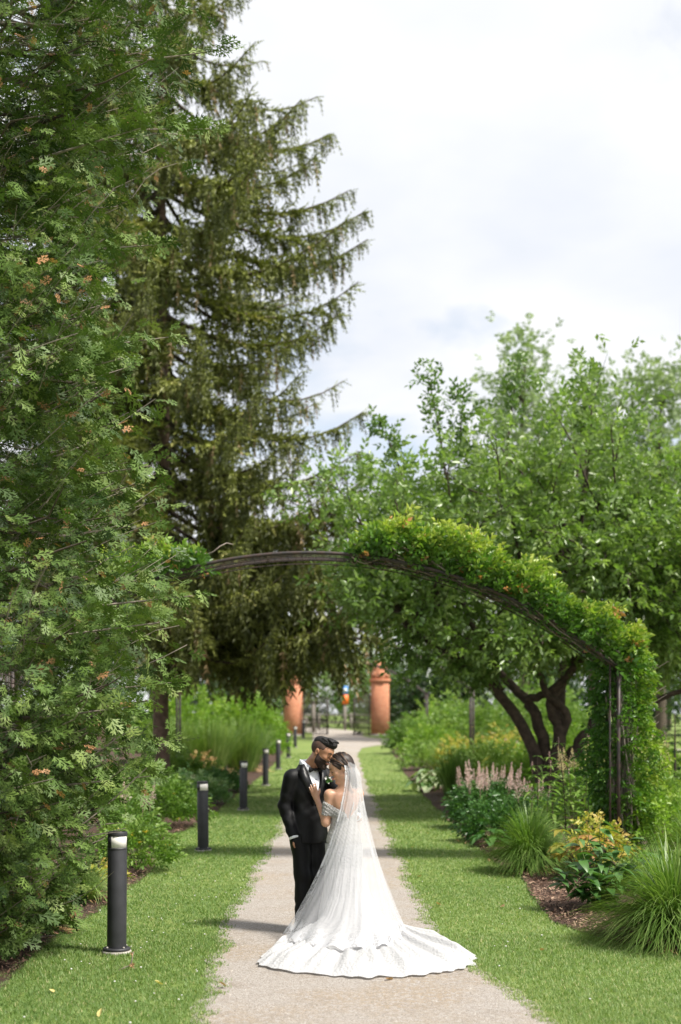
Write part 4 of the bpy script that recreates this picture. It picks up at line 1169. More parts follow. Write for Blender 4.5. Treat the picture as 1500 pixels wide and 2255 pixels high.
mound(5.6, 33.5, 1.5, 1.2, 1.7, 'leafy lime bush seen between the crab apple stems', 125, 'lime', 900, .2)
mound(7.8, 35.5, 1.6, 1.3, 1.1, 'leafy lime bush past the crab apple stems beside the open lawn', 126, 'lime', 800, .2)
mound(3.7, 40.5, 1.0, .9, 1.2, 'yellow and orange leaved bush by the second arch post', 127, 'yellowleaf', 700, .16)
mound(4.9, 41.5, 1.0, .9, 1.35, 'orange tipped flowering bush further into the border', 128, 'yellowleaf', 500, .16, flowers=('plume_pink', 30, .10))
grass_plant(2.9, 41, .55, 1.35, 420, 'feathery grey green grass in front of the yellow bush', 106, 'blade', .009, tint=.8, curl=.6)
mound(2.75, 46, .8, .9, .75, 'low greyish plant along the far lawn edge', 129, 'green', 520, .18, tint=.8)
mound(3.3, 52, 1.1, 1.0, 1.35, 'rounded lime bush below the third arch post', 130, 'lime', 700, .2)
mound(2.95, 60, 1.0, 1.4, 1.4, 'rounded green bush at the narrow far end of the border', 131, 'green', 700, .24)
mound(5.0, 56, 1.8, 1.6, 2.3, 'tall mixed green bush behind the third arch post', 132, 'green', 1000, .26, tint=.7)
mound(4.7, 66, 1.6, 1.8, 2.1, 'green bush beside the sunny brick pillar at the border end', 133, 'lime', 900, .28)
mound(7.2, 47, 1.8, 1.6, 2.2, 'tall green bush deep in the border behind the orange flowers', 134, 'green', 1000, .26, tint=.7)
mound(8.2, 60, 2.4, 2.0, 3.0, 'large green bush at the back of the border', 135, 'green', 1000, .32, tint=.6)
mound(4.7, 22.6, .75, .7, 1.15, 'goat\'s beard with cream feathery plumes behind the arch post', 136, 'lime', 520, .16, name='goats_beard_plant', cat='plant', plumes=('plume_cream', 16, .5, .13, 1.05))
mound(3.75, 22.2, .45, .4, 1.0, 'narrow cream plumed plant between the tall dark stems and the arch post', 137, 'green', 260, .14, name='goats_beard_plant', cat='plant', plumes=('plume_cream', 8, .4, .09, .95))
mound(4.35, 18.6, .75, .7, .85, 'bright green bush at the foot of the vine beyond the post', 138, 'lime', 620, .14)
mound(3.35, 15.1, .42, .4, .42, 'low bright foliage between the fountain grasses and arch post', 139, 'green', 320, .12, tint=.75)
mound(3.15, 17.4, .40, .35, .60, 'yellowish leaves at the base of the vine covered post', 140, 'yellowleaf', 160, .13)
mound(5.9, 24.5, 1.0, .9, .8, 'low green bush beside the cream plumes', 141, 'green', 500, .18, tint=.6)
def young_conifer(x, y, h, label, seed):
    r = np.random.default_rng(seed)
    t = thing('young_conifer', (x, y, gz(x, y)), label, 'tree')
    MB().add(*tube([(0, 0, 0), (0, 0, h * .5), (0, 0, h)], [.04, .025, .006], 6)).build('trunk', M['bark'], t, True)
    pv, pf = spruce_strand(); P, A, S = [], [], []
    for z in np.arange(.25, h, .16):
        for k in range(7):
            a = r.uniform(0, 6.28); L_ = .46 * (1 - z / h) + .07
            for q in (.2, .6):
                P.append((L_ * q * math.cos(a), L_ * q * math.sin(a), z)); A.append((math.cos(a), math.sin(a), r.normal(.1, .15))); S.append(L_ * .75)
    V, F, T = stamp(pv, pf, np.array(P), np.array(A), rdirs(len(P)), np.array(S) * 1.2, r.uniform(0, .5, len(P)))
    link('crown', mesh_np('crown', V, F, False, T), t, M['fardark'], kind='stuff')
young_conifer(6.35, 27.0, 1.95, 'small dark young conifer at the edge of the open lawn', 71)
young_conifer(5.55, 27.5, 1.7, 'slender pale young conifer just behind the cream plumes', 72)

# --- left border
grass_plant(-2.62, 12.5, .36, .46, 210, 'daylily clump with broad arching leaves under the cedar skirt', 107, 'blade', .014, 'daylily_plant', .9, .6, .08)
grass_plant(-2.6, 14.6, .42, .5, 330, 'soft grass tuft between the cedar and the first bollard light', 108, 'blade', .006, tint=.75)
mound(-2.48, 17.4, .50, .50, .62, 'yellow flowered bushy plant on the bed edge behind the first bollard light', 150, 'green', 420, .13, tint=.65, flowers=('petal_yellow', 16, .055), name='flowering_plant', cat='plant')
mound(-2.75, 15.9, .35, .3, .22, 'low patch of yellowish groundcover beside the first bollard light', 151, 'yellowleaf', 160, .09)
mound(-3.1, 24.0, .80, .75, .85, 'broad green mound with small yellow flowers behind the second bollard light', 152, 'green', 900, .15, flowers=('petal_yellow', 14, .05), tint=.55)
mound(-3.05, 20.6, .45, .4, .62, 'leafy plant with one pale pink plume beside the yellow flowers', 153, 'green', 260, .13, name='astilbe_plant', cat='plant', plumes=('plume_pink', 3, .38, .08, .55))
grass_plant(-3.0, 19.4, .42, .5, 200, 'grey green strap leaved clump behind the yellow flowered plant', 109, 'blade', .012, 'strap_leaved_plant', .8, .85, .08)
mound(-3.9, 27.0, 1.1, 1.0, .85, 'soft green bush in the shade below the spruce', 154, 'green', 800, .16, tint=.6)
mound(-3.1, 29.8, .8, .8, .62, 'pale leaved low plant below the spruce near the third bollard light', 155, 'hostaleaf', 500, .16, tint=.35)
mound(-2.85, 34.5, .55, .9, .45, 'dark low groundcover along the lawn edge past the third bollard light', 156, 'deep', 420, .16)
mound(-4.2, 36.5, 1.2, 1.0, .75, 'mixed green groundcover round the second arch post', 157, 'green', 700, .2, tint=.6)
mound(-3.9, 40.0, .45, .4, .75, 'small rusty brown leaved plant in front of the reed grass', 158, 'deadleaf', 160, .16)
for i, (x, y, s) in enumerate([(-5.0, 43.0, 211), (-4.0, 43.6, 212), (-3.1, 45.0, 213)]):
    grass_plant(x, y, .75, 2.0, 700, 'tall bright reed grass forming a bank behind the fourth bollard light', s, 'blade', .014, 'reed_grass', .45, .62, .45, group='tall reed grass bank')
mound(-3.7, 52.0, 1.5, 1.5, 2.5, 'big rounded lime green bush between the reed grass and the gate', 160, 'lime', 1300, .28)
mound(-5.6, 49.5, 1.6, 1.4, 2.6, 'lime green bush behind the reed grass', 161, 'lime', 1000, .28)
mound(-3.3, 60.0, 1.0, 1.6, 1.9, 'green bush beside the sixth bollard light', 162, 'lime', 800, .28)
mound(-4.4, 70.0, 1.5, 1.8, 2.2, 'green bush in front of the shaded brick pillar', 163, 'green', 800, .3)
mound(-9.0, 50.0, 2.4, 2.0, 3.2, 'tall shady bush behind the spruce trunks', 164, 'deep', 1100, .32)
mound(-7.0, 33.0, 1.6, 1.4, 1.3, 'shady green bush on the far side of the spruce trunk', 165, 'green', 700, .24)
mound(-6.6, 16.6, 2.0, 1.6, 3.3, 'tall dark bush close behind the cedar', 167, 'deep', 900, .26)
mound(-5.6, 22.0, 1.3, 1.2, 1.0, 'green bush in the bed behind the cedar', 166, 'green', 600, .2)

# ================================================================ litter on the lawn
lv = variants('fallen_leaf', .3, 'deadleaf', (.2, .5, .95), 0, -.15, .14)
def px_ground(px, py):
    Y = 3132 * 1.95 / (py - 1570)
    return ((px - 750) * Y / 3132, Y)
for i, (px, py, k) in enumerate([(919, 1935, 1), (1013, 1858, 0), (1024, 1862, 1), (1076, 1901, 0), (972, 1998, 1), (1110, 2002, 0), (1190, 2100, 1), (119, 2193, 2), (218, 2248, 2), (360, 2176, 2), (943, 1838, 2), (905, 1870, 2), (850, 2163, 0), (500, 2180, 0), (1090, 1860, 0)]):
    x, y = px_ground(px, py)
    o = link('fallen_leaf', lv[k], None, None, label=['brown curled leaf fallen on the short grass', 'tan curled leaf fallen on the short grass', 'yellow leaf fallen on the short grass'][k], category='leaf', group=['brown fallen leaves', 'tan fallen leaves', 'yellow fallen leaves'][k])
    o.location = (x, y, gz(x, y) + .026); s = random.uniform(.05, .085); o.scale = (s, s, s * 1.4)
    o.rotation_euler = (random.uniform(-.5, .5), random.uniform(-.4, .4), random.uniform(0, 6.28))
x, y = px_ground(288, 2140)
t = thing('dead_twig', (x, y, 0), 'withered brown weed stalk sticking up in front of the first bollard light', 'twig')
MB().add(*tube([(-.10, -.02, .01), (-.05, 0, .03), (0, 0, .05), (.012, 0, .10), (.018, 0, .15)], [.003, .004, .006, .005, .004], 5)).build('stalk', M['twig'], t, True)
for z, s in ((.05, .024), (.135, .02)):
    r_ = np.random.default_rng(int(z * 1000)); n_ = 14
    V, F, T = stamp(*leaf_mesh(.5, .2, .1, False), np.tile([.01, 0, z], (n_, 1)), rdirs(n_), rdirs(n_), s * r_.uniform(.7, 1.4, n_), r_.random(n_) * .4)
    MB().add(V, F, T).build('seed_head', M['deadleaf'], t)
def clover():
    n = 70
    y = rng.uniform(8, 17, n); s = rng.random(n) < .7
    x = np.where(s, path_left(y) - rng.uniform(.1, 1.3, n), path_right(y) + rng.uniform(.2, 1.2, n))
    pv, pf = lathe([(.003, 0), (.010, .004), (.011, .010), (.006, .015)], 6)
    V, F, T = stamp(pv, pf, np.stack([x, y, ground(x, y) + .028], -1), np.tile([1.0, 0, 0], (n, 1)), np.tile([0, 0, 1.0], (n, 1)), rng.uniform(.4, .75, n), rng.random(n))
    link('clover_blossoms', mesh_np('clover', V, F, False, T), None, M['petal_white'], kind='stuff', label='tiny white clover blossoms dotted through the lawn')
clover()
# ================================================================ people: implicit surfaces, one continuous skin each
class SDF:
    def __init__(s, lo, hi, h):
        s.lo = np.array(lo, float); s.h = h
        n = np.ceil((np.array(hi) - s.lo) / h).astype(int) + 1
        s.ax = [s.lo[i] + h * np.arange(n[i]) for i in range(3)]
        s.d = np.full(n, .25, np.float32)
    def _sub(s, lo, hi):
        sl = []
        for i in range(3):
            a = int(np.clip(math.floor((lo[i] - s.lo[i]) / s.h), 0, s.d.shape[i])); b = int(np.clip(math.ceil((hi[i] - s.lo[i]) / s.h) + 1, 0, s.d.shape[i]))
            sl.append(slice(a, b))
        g = np.meshgrid(*[s.ax[i][sl[i]] for i in range(3)], indexing='ij')
        return tuple(sl), np.stack(g, -1)
    def _put(s, sl, d, k, op):
        a = s.d[sl]
        if op == 'add':
            h = np.clip(.5 + .5 * (a - d) / k, 0, 1); s.d[sl] = a + (d - a) * h - k * h * (1 - h)
        else:
            d = -d; h = np.clip(.5 - .5 * (a - d) / k, 0, 1); s.d[sl] = a + (d - a) * h + k * h * (1 - h)
    def cone(s, a, b, ra, rb, k=.02, op='add', squash=None):
        a = np.array(a, float); b = np.array(b, float); m = max(ra, rb) * (1.0 if squash is None else max(1, squash[1])) + .03 + k
        sl, p = s._sub(np.minimum(a, b) - m, np.maximum(a, b) + m)
        ba = b - a; t = np.clip(((p - a) @ ba) / (ba @ ba), 0, 1)
        q = p - a - t[..., None] * ba
        if squash is not None:
            n = nrm(np.array(squash[0], float)); c = q @ n
            q = q + (c * (1 / squash[1] - 1))[..., None] * n
        s._put(sl, np.linalg.norm(q, axis=-1) - (ra + (rb - ra) * t), k, op)
        return s
    def ell(s, c, r, fr=None, k=.02, op='add'):
        c = np.array(c, float); r = np.array(r, float); m = r.max() + .03 + k
        sl, p = s._sub(c - m, c + m)
        q = p - c
        if fr is not None:
            q = q @ np.array(fr).T
        k0 = np.linalg.norm(q / r, axis=-1); k1 = np.linalg.norm(q / (r * r), axis=-1)
        s._put(sl, k0 * (k0 - 1) / np.maximum(k1, 1e-6), k, op)
        return s
    def chain(s, P, rad, k=.02, squash=None):
        for i in range(len(P) - 1):
            s.cone(P[i], P[i + 1], rad[i], rad[i + 1], k, 'add', squash)
        return s
    def clip(s, f):
        g = np.meshgrid(*s.ax, indexing='ij')
        s.d = np.maximum(s.d, f(*g)).astype(np.float32)
        return s
    def mesh(s, smooth=2):
        d = s.d; n = d.shape
        ins = d < 0
        c = np.zeros(tuple(k - 1 for k in n), np.int8)
        for i in (0, 1):
            for j in (0, 1):
                for k in (0, 1):
                    c += ins[i:n[0] - 1 + i, j:n[1] - 1 + j, k:n[2] - 1 + k]
        act = np.argwhere((c > 0) & (c < 8))
        idx = np.full(c.shape, -1, np.int64); idx[tuple(act.T)] = np.arange(len(act))
        acc = np.zeros((len(act), 3)); cnt = np.zeros(len(act))
        cor = [(i, j, k) for i in (0, 1) for j in (0, 1) for k in (0, 1)]
        val = {q: d[act[:, 0] + q[0], act[:, 1] + q[1], act[:, 2] + q[2]] for q in cor}
        for q in cor:
            for a in range(3):
                if q[a] == 0:
                    e = list(q); e[a] = 1; e = tuple(e)
                    v0, v1 = val[q], val[e]; x = (v0 < 0) != (v1 < 0)
                    t = np.where(x, v0 / np.where(x, v0 - v1, 1), 0)
                    p = np.tile(np.array(q, float), (len(act), 1)); p[:, a] = t
                    acc[x] += p[x]; cnt[x] += 1
        V = (act + acc / np.maximum(cnt, 1)[:, None]) * s.h + s.lo
        Q = []
        for a in range(3):
            b, e = (a + 1) % 3, (a + 2) % 3
            sa = [slice(None)] * 3; sb = [slice(None)] * 3
            sa[a] = slice(0, n[a] - 1); sb[a] = slice(1, n[a])
            x = ins[tuple(sa)] != ins[tuple(sb)]
            w = np.argwhere(x)
            w = w[(w[:, b] > 0) & (w[:, e] > 0) & (w[:, b] < n[b] - 1) & (w[:, e] < n[e] - 1)]
            f = ins[tuple(sa)][tuple(w.T)]
            def at(db, de):
                v = w.copy(); v[:, b] += db; v[:, e] += de
                return idx[tuple(v.T)]
            q = np.stack([at(-1, -1), at(0, -1), at(0, 0), at(-1, 0)], 1)
            q[~f] = q[~f][:, ::-1]
            Q.append(q)
        Q = np.concatenate(Q); Q = Q[(Q >= 0).all(1)]
        for _ in range(smooth):
            S = np.zeros_like(V); C = np.zeros(len(V))
            for i in range(4):
                for j in (1, 3):
                    np.add.at(S, Q[:, i], V[Q[:, (i + j) % 4]]); np.add.at(C, Q[:, i], 1)
            V = .5 * V + .5 * S / np.maximum(C, 1)[:, None]
        return V, Q

def normals(V, Q):
    nn = np.cross(V[Q[:, 2]] - V[Q[:, 0]], V[Q[:, 3]] - V[Q[:, 1]])
    N_ = np.zeros_like(V)
    for i in range(4):
        np.add.at(N_, Q[:, i], nn)
    return nrm(N_)

def frame(F, U):
    F = nrm(np.array(F, float)); U = np.array(U, float); U = nrm(U - F * (F @ U)); S = np.cross(U, F)
    return np.stack([F, S, U])        # rows: forward, side (left), up

def head(sd, C, fr, sc=1.0, female=False, off=0.0, ears=True):
    """a head with brow, eyes, nose, lips, chin and ears, merged into field sd"""
    P = lambda f, s_, u: C + (fr[0] * f + fr[1] * s_ + fr[2] * u) * sc
    E = lambda c, r, k=.02, op='add': sd.ell(P(*c), (np.array(r) + off) * sc if op == 'add' else np.array(r) * sc, fr, k * sc, op)
    E((-.014, 0, .036), (.098, .076, .086))
    E((.028, 0, -.042), (.060, .058 if not female else .054, .084), .03)
    E((.060, 0, .030), (.036, .058, .045), .03)
    for s_ in (-1, 1):
        E((.004, s_ * .046, -.066), (.032, .018, .026), .03)
        E((.062, s_ * .040, -.022), (.026, .022, .024), .02)
    E((.074, 0, -.108), (.020, .024 if not female else .018, .018), .025)
    sd.cone(P(.086, 0, .016), P(.114, 0, -.026), (.009 + off) * sc, (.0125 + off) * sc, .012 * sc)
    for s_ in (-1, 1):
        E((.100, s_ * .011, -.031), (.010, .008, .007), .008)
        E((.098, s_ * .034, .004), (.013, .016, .011), .010, 'sub')
        E((.081, s_ * .033, .002), (.013, .0135, .012), .004)
        if ears:
            E((-.010, s_ * .078, -.004), (.019, .008, .032), .006)
            E((-.006, s_ * .086, -.006), (.010, .006, .018), .004, 'sub')
    E((.096, 0, -.060), (.010, .022, .0055), .006)
    E((.093, 0, -.070), (.010, .018, .0060), .006)
    return P

def hand(sd, wrist, palm_dir, palm_n, side, sc=1.0, curl=(.25, .25, .25, .25), spread=.10, thumb=.7):
    """palm, four unequal bent fingers and a thumb; side: unit vector towards the thumb"""
    d = nrm(np.array(palm_dir, float)); n = np.array(palm_n, float); n = nrm(n - d * (d @ n)); t = np.array(side, float); t = nrm(t - d * (d @ t) - n * (n @ t))
    w = np.array(wrist, float)
    kn = w + d * .085 * sc
    sd.cone(w - d * .01, w + d * .05 * sc, .026 * sc, .030 * sc, .015, 'add', (n, .55))
    sd.cone(w + d * .03 * sc + t * .012 * sc, kn + t * .022 * sc, .024 * sc, .018 * sc, .012, 'add', (n, .6))
    sd.cone(w + d * .03 * sc - t * .012 * sc, kn - t * .022 * sc, .022 * sc, .016 * sc, .012, 'add', (n, .6))
    tips = []
    for i, (o, L_) in enumerate(((.028, .072), (.010, .080), (-.009, .075), (-.026, .058))):
        b = kn + t * o * sc
        fd = nrm(d + t * (o / .028) * spread)
        a = curl[i]
        p1 = b + fd * L_ * .45 * sc
        d2 = nrm(fd * math.cos(a) + n * math.sin(a)); p2 = p1 + d2 * L_ * .32 * sc
        d3 = nrm(fd * math.cos(a * 1.8) + n * math.sin(a * 1.8)); p3 = p2 + d3 * L_ * .25 * sc
        sd.cone(b - fd * .012, p1, .0098 * sc, .0090 * sc, .004); sd.cone(p1, p2, .0090 * sc, .0082 * sc, .003); sd.cone(p2, p3, .0082 * sc, .0068 * sc, .003)
        tips.append((p3, d3))
    b = w + d * .030 * sc + t * .028 * sc
    p1 = b + nrm(d * .75 + t * thumb + n * .1) * .040 * sc; p2 = p1 + nrm(d * .95 + t * thumb * .45 + n * .15) * .030 * sc
    sd.cone(b - t * .01, p1, .014 * sc, .011 * sc, .008); sd.cone(p1, p2, .0105 * sc, .008 * sc, .003)
    return tips

def skinmat(name, col, col2):
    m, nt, o = newmat(name)
    p = nt.nodes.new('ShaderNodeBsdfPrincipled'); p.inputs['Roughness'].default_value = .42
    p.inputs['Subsurface Weight'].default_value = .12; p.inputs['Subsurface Radius'].default_value = (.02, .008, .004); p.inputs['Subsurface Scale'].default_value = .5
    tc = nt.nodes.new('ShaderNodeTexCoord'); n = nt.nodes.new('ShaderNodeTexNoise'); n.inputs['Scale'].default_value = 14; n.inputs['Detail'].default_value = 4
    nt.links.new(tc.outputs['Object'], n.inputs['Vector'])
    r = nt.nodes.new('ShaderNodeValToRGB'); r.color_ramp.elements[0].color = (*col2, 1); r.color_ramp.elements[1].color = (*col, 1); r.color_ramp.elements[0].position = .35; r.color_ramp.elements[1].position = .65
    nt.links.new(n.outputs['Fac'], r.inputs[0]); nt.links.new(r.outputs[0], p.inputs['Base Color']); nt.links.new(p.outputs[0], o.inputs[0])
    return m
M['skin_him'] = skinmat('skin_him', (.44, .225, .13), (.38, .185, .105))
M['skin_her'] = skinmat('skin_her', (.56, .315, .205), (.50, .27, .17))
M['suit'] = plain('suit_wool', (.0055, .0055, .0065), .55, 0, .22, noise=.3, nscale=60, bump=.10, bscale=350)
M['satin'] = plain('satin', (.006, .006, .007), .42, 0, .35)
M['shirt'] = plain('shirt_cotton', (.78, .80, .84), .7, bump=.06, bscale=200)
M['hair_him'] = plain('hair_him', (.010, .008, .008), .5, 0, .35, noise=.4, nscale=60, bump=.6, bscale=110)
M['fade'] = plain('hair_fade', (.105, .060, .042), .6, 0, .3, col2=(.055, .034, .026), nscale=40)
M['beard'] = plain('beard', (.024, .015, .012), .6, 0, .3, col2=(.055, .032, .022), nscale=90, bump=.6, bscale=160)
M['shoe'] = plain('shoe_leather', (.012, .011, .011), .25)
M['lash'] = plain('lash', (.015, .011, .010), .5)
M['lip_her'] = plain('lip_her', (.42, .13, .11), .35)
M['lip_him'] = plain('lip_him', (.30, .12, .09), .5)
M['teeth'] = plain('teeth', (.80, .78, .72), .3)
M['nail'] = plain('nail', (.80, .70, .66), .25)
M['pearl'] = plain('pearl', (.80, .80, .80), .15, .3)
M['hair_her'] = plain('hair_her', (.030, .017, .012), .5, 0, .35, noise=.5, nscale=25)
M['hair_her_light'] = plain('hair_her_light', (.20, .105, .052), .5, 0, .35, noise=.4, nscale=25)

def strip3(A, B, mat, name, parent, thick=.004):
    """a solid band between two 3D polylines"""
    A = np.array(A, float); B = np.array(B, float); n = len(A)
    V = np.concatenate([A, B]); Q = [[i, i + 1, n + i + 1, n + i] for i in range(n - 1)]
    me = mesh_np(name, V, np.array(Q), True)
    o = link(name, me, parent, mat)
    sm = o.modifiers.new('solid', 'SOLIDIFY'); sm.thickness = thick; sm.offset = 0
    return o

def cloth_noise(V, N_, terms):
    d = np.zeros(len(V))
    for (vec, ph, amp, mask) in terms:
        d += amp * np.sin(V @ np.array(vec) + ph) * (mask(V) if mask else 1)
    return V + N_ * d[:, None]

# ---------------------------------------------------------------- the groom
GX, GY = -.29, 12.74
yaw = R(35)
gf = np.array([math.sin(yaw), -math.cos(yaw), 0]); gl = np.array([math.cos(yaw), math.sin(yaw), 0]); gu = np.array([0, 0, 1.0])
G = lambda l, f, z: gl * l + gf * f + gu * z
g_sh_r, g_sh_l = G(-.176, -.005, 1.362), G(.172, -.005, 1.375)
g_el_r, g_wr_r = np.array([-.205, -.06, 1.10]), np.array([-.128, -.140, .850])
g_el_l, g_wr_l = np.array([.345, -.07, 1.16]), np.array([.432, -.285, 1.03])
hip_r, hip_l = G(-.085, 0, .90), G(.085, .0, .90)
kn_r, an_r = np.array([-.045, -.075, .49]), np.array([-.055, -.06, .075])
kn_l, an_l = np.array([.095, .0, .49]), np.array([.070, -.035, .075])
hC = np.array([.125, -.07, 1.585]); hF = (.80, -.44, -.41); hU = (.30, -.04, .95)
hfr = frame(hF, hU)

def groom():
    sd = SDF((-.36, -.45, -.01), (.62, .32, 1.80), .0072)
    # torso, limbs (slim, under the clothes)
    sd.ell(G(0, 0, 1.25), (.095, .15, .20), frame(gf, gu), .05)
    sd.ell(G(0, 0, 1.0), (.085, .13, .16), frame(gf, gu), .05)
    sd.ell(G(0, 0, .90), (.09, .13, .10), frame(gf, gu), .05)
    sd.chain([g_sh_r, g_el_r, g_wr_r], (.045, .035, .026), .03)
    sd.chain([g_sh_l, g_el_l, g_wr_l], (.045, .035, .026), .03)
    sd.chain([hip_r, kn_r, an_r], (.075, .052, .038), .03)
    sd.chain([hip_l, kn_l, an_l], (.075, .052, .038), .03)
    for a in (an_r, an_l):
        sd.cone(a + [0, 0, -.035], a + gf * .13 + [0, 0, -.045], .030, .022, .02)
    nb = G(.0, .0, 1.43)
    sd.cone(nb, hC + hfr[0] * -.022 + hfr[2] * -.05, .066, .058, .03)
    P = head(sd, hC, hfr, 1.04)
    # hand going into the pocket, and the hand behind the bride
    hand(sd, g_wr_r, (.36, .42, -.82), (.75, -.55, .2), (.3, -.9, .0), .98, (.3, .3, .3, .3))
    hand(sd, g_wr_l, (-.55, -.60, -.35), (-.3, .75, .0), (-.2, .1, .95), 1.0, (.25, .25, .25, .25))
    V, Q = sd.mesh(1)
    body = link('person', mesh_np('body', V, Q, True), None, M['skin_him'], label='bearded man in black tuxedo and bow tie, one hand in his pocket', category='person')
    body.location = (GX, GY, gz(0, GY) + .014)
    # ---- trousers
    s = SDF((-.36, -.40, .0), (.40, .32, 1.02), .011)
    s.ell(G(0, 0, .93), (.112, .160, .10), frame(gf, gu), .05)
    s.chain([hip_r + [-.005, 0, -.02], kn_r, an_r + [0, 0, -.005]], (.098, .075, .062), .03)
    s.chain([hip_l + [.005, 0, -.02], kn_l, an_l + [0, 0, -.005]], (.098, .075, .062), .03)
    hp = g_wr_r + nrm(np.array([.36, .42, -.82])) * .040
    s.cone(hp, hp + nrm(np.array([.36, .42, -.82])) * .12, .044, .055, .03)
    s.clip(lambda x, y, z: .045 - z)
    V, Q = s.mesh(2); N_ = normals(V, Q)
    low = lambda v: np.clip((.40 - v[:, 2]) / .3, 0, 1)
    V = cloth_noise(V, N_, [((8, 30, 60), 0, .0035, low), ((-25, 10, 85), 1, .0025, low), ((22, 20, 30), 2, .003, None), ((40, -10, 24), .4, .002, None)])
    link('trousers', mesh_np('trousers', V, Q, True), body, M['suit'])
    # ---- jacket
    s = SDF((-.42, -.48, .70), (.62, .36, 1.56), .0088)
    fr = frame(gf, gu)
    s.ell(G(0, .006, 1.25), (.128, .178, .20), fr, .05)
    s.ell(G(0, .010, 1.02), (.116, .158, .18), fr, .06)
    s.ell(G(0, .010, .82), (.128, .178, .26), fr, .06)
    s.cone(G(-.150, -.005, 1.378), G(.150, -.005, 1.385), .062, .062, .05)
    s.cone(G(0, -.02, 1.40), G(0, -.012, 1.475), .105, .078, .04)
    s.chain([g_sh_r, g_el_r, g_wr_r + (g_wr_r - g_el_r) * .02], (.072, .062, .049), .022)
    s.chain([g_sh_l, g_el_l, g_wr_l], (.074, .060, .048), .022)
    # cut: neck opening, hem and the front V
    def cut(x, y, z):
        l = x * gl[0] + y * gl[1]; f = x * gf[0] + y * gf[1]
        inb = (np.abs(l) < .185)
        hem = np.where(l < .02, .775, .775 + .9 * (l - .02) ** 1.0 * .25)
        near_arm = (x < -.10) & (z < 1.0) & (y < -.05)
        hemcut = np.where(inb & ~near_arm, hem - z, .74 - z)
        # V opening from the collar to the button
        v = np.clip((z - 1.155) / (1.46 - 1.155), 0, 1.4)
        hw = .006 + .082 * v ** .80
        opening = np.where((f > .02) & (z > 1.155), hw - np.abs(l), -1)
        neck = np.where(z > 1.40, .074 + .25 * np.clip(z - 1.47, 0, 1) - np.sqrt((l) ** 2 + (f + .01) ** 2), -1)
        topc = z - (1.505 - .22 * np.clip(f, 0, .1))
        # wrists end at the cuffs
        dr = nrm(g_wr_r - g_el_r); cr_ = ((x - g_wr_r[0]) * dr[0] + (y - g_wr_r[1]) * dr[1] + (z - g_wr_r[2]) * dr[2])
        dl = nrm(g_wr_l - g_el_l); cl_ = ((x - g_wr_l[0]) * dl[0] + (y - g_wr_l[1]) * dl[1] + (z - g_wr_l[2]) * dl[2])
        cuffr = np.where((x < -.06) & (z < .95) & (np.abs(x - g_wr_r[0]) < .09) & (np.abs(y - g_wr_r[1]) < .09), cr_ - .012, -1)
        cuffl = np.where((x > .30) & (y < -.15), cl_ + .0, -1)
        return np.maximum.reduce([hemcut, opening, neck, topc, cuffr, cuffl])
    s.clip(cut)
    V, Q = s.mesh(1); N_ = normals(V, Q)
    arm = lambda v: np.clip((-.12 - v[:, 0]) / .05, 0, 1) * np.clip((1.32 - v[:, 2]) / .1, 0, 1)
    tors = lambda v: np.exp(-((v[:, 2] - 1.08) / .12) ** 2) * np.clip((v[:, 0] + .16) / .05, 0, 1)
    V = cloth_noise(V, N_, [((24, -14, 62), 0, .0022, arm), ((-44, 20, 58), 1.2, .0022, arm), ((52, 10, 40), .5, .0025, tors), ((-46, 16, 62), 2, .002, tors)])
    link('jacket', mesh_np('jacket', V, Q, True), body, M['suit'])
    # ---- shirt front, collar and cuffs
    s = SDF((-.30, -.35, .98), (.32, .22, 1.56), .0075)
    s.ell(G(0, .0, 1.25), (.118, .150, .205), fr, .05)
    s.cone(G(0, -.005, 1.38), G(.004, .0, 1.485), .088, .070, .03)
    s.clip(lambda x, y, z: np.maximum(z - (1.52 - .9 * np.clip(x * gf[0] + y * gf[1] + .02, 0, .1)), 1.05 - z))
    V, Q = s.mesh(1)
    sh = link('shirt', mesh_np('shirt', V, Q, True), body, M['shirt'])
    for s_ in (-1, 1):     # collar wings
        A = [G(s_ * .072, -.02, 1.525), G(s_ * .068, .035, 1.505), G(s_ * .030, .080, 1.462)]
        B = [G(s_ * .085, -.02, 1.480), G(s_ * .082, .050, 1.455), G(s_ * .062, .098, 1.415)]
        strip3(A, B, M['shirt'], 'collar', body, .005)
    for k in range(3):
        V, F = lathe([(.001, -.002), (.006, 0), (.004, .003)], 10)
        b = MB().add(V, F).build('button', M['satin'], body, True)
        b.location = G(0, .127, 1.345 - .065 * k); b.rotation_euler = (R(90), 0, yaw)
    dr = nrm(g_wr_r - g_el_r)
    c0 = g_wr_r + dr * .004
    MB().add(*tube([c0, c0 + dr * .012, c0 + dr * .024], [.043, .043, .040], 16)).build('cuff', M['shirt'], body, True)
    c1 = g_wr_l - nrm(g_wr_l - g_el_l) * .004; dl = nrm(g_wr_l - g_el_l)
    MB().add(*tube([c1, c1 + dl * .010, c1 + dl * .020], [.041, .041, .039], 16)).build('cuff', M['shirt'], body, True)
    # ---- satin lapels, lying on the jacket along the opening
    for s_ in (-1, 1):
        A, B = [], []
        for u in np.linspace(0, 1, 9):
            z = 1.150 + (1.485 - 1.150) * u
            v = (z - 1.155) / (1.46 - 1.155); hw = .006 + .082 * max(0, v) ** .80
            wd = .012 + .062 * math.sin(min(1, u / .72) * math.pi / 2) * (1 if u < .74 else max(.30, 1 - (u - .74) * 2.7))
            fdep = lambda l, zz: .020 + .125 * math.sqrt(max(.02, 1 - (l / .19) ** 2)) - .36 * max(0, zz - 1.33)
            A.append(G(s_ * (hw - .004), fdep(hw, z), z)); B.append(G(s_ * (hw + wd), fdep(hw + wd, z) + .002, z - .012 * u + (.018 if .68 < u < .8 else 0)))
        strip3(A, B, M['satin'], 'lapel', body, .006)
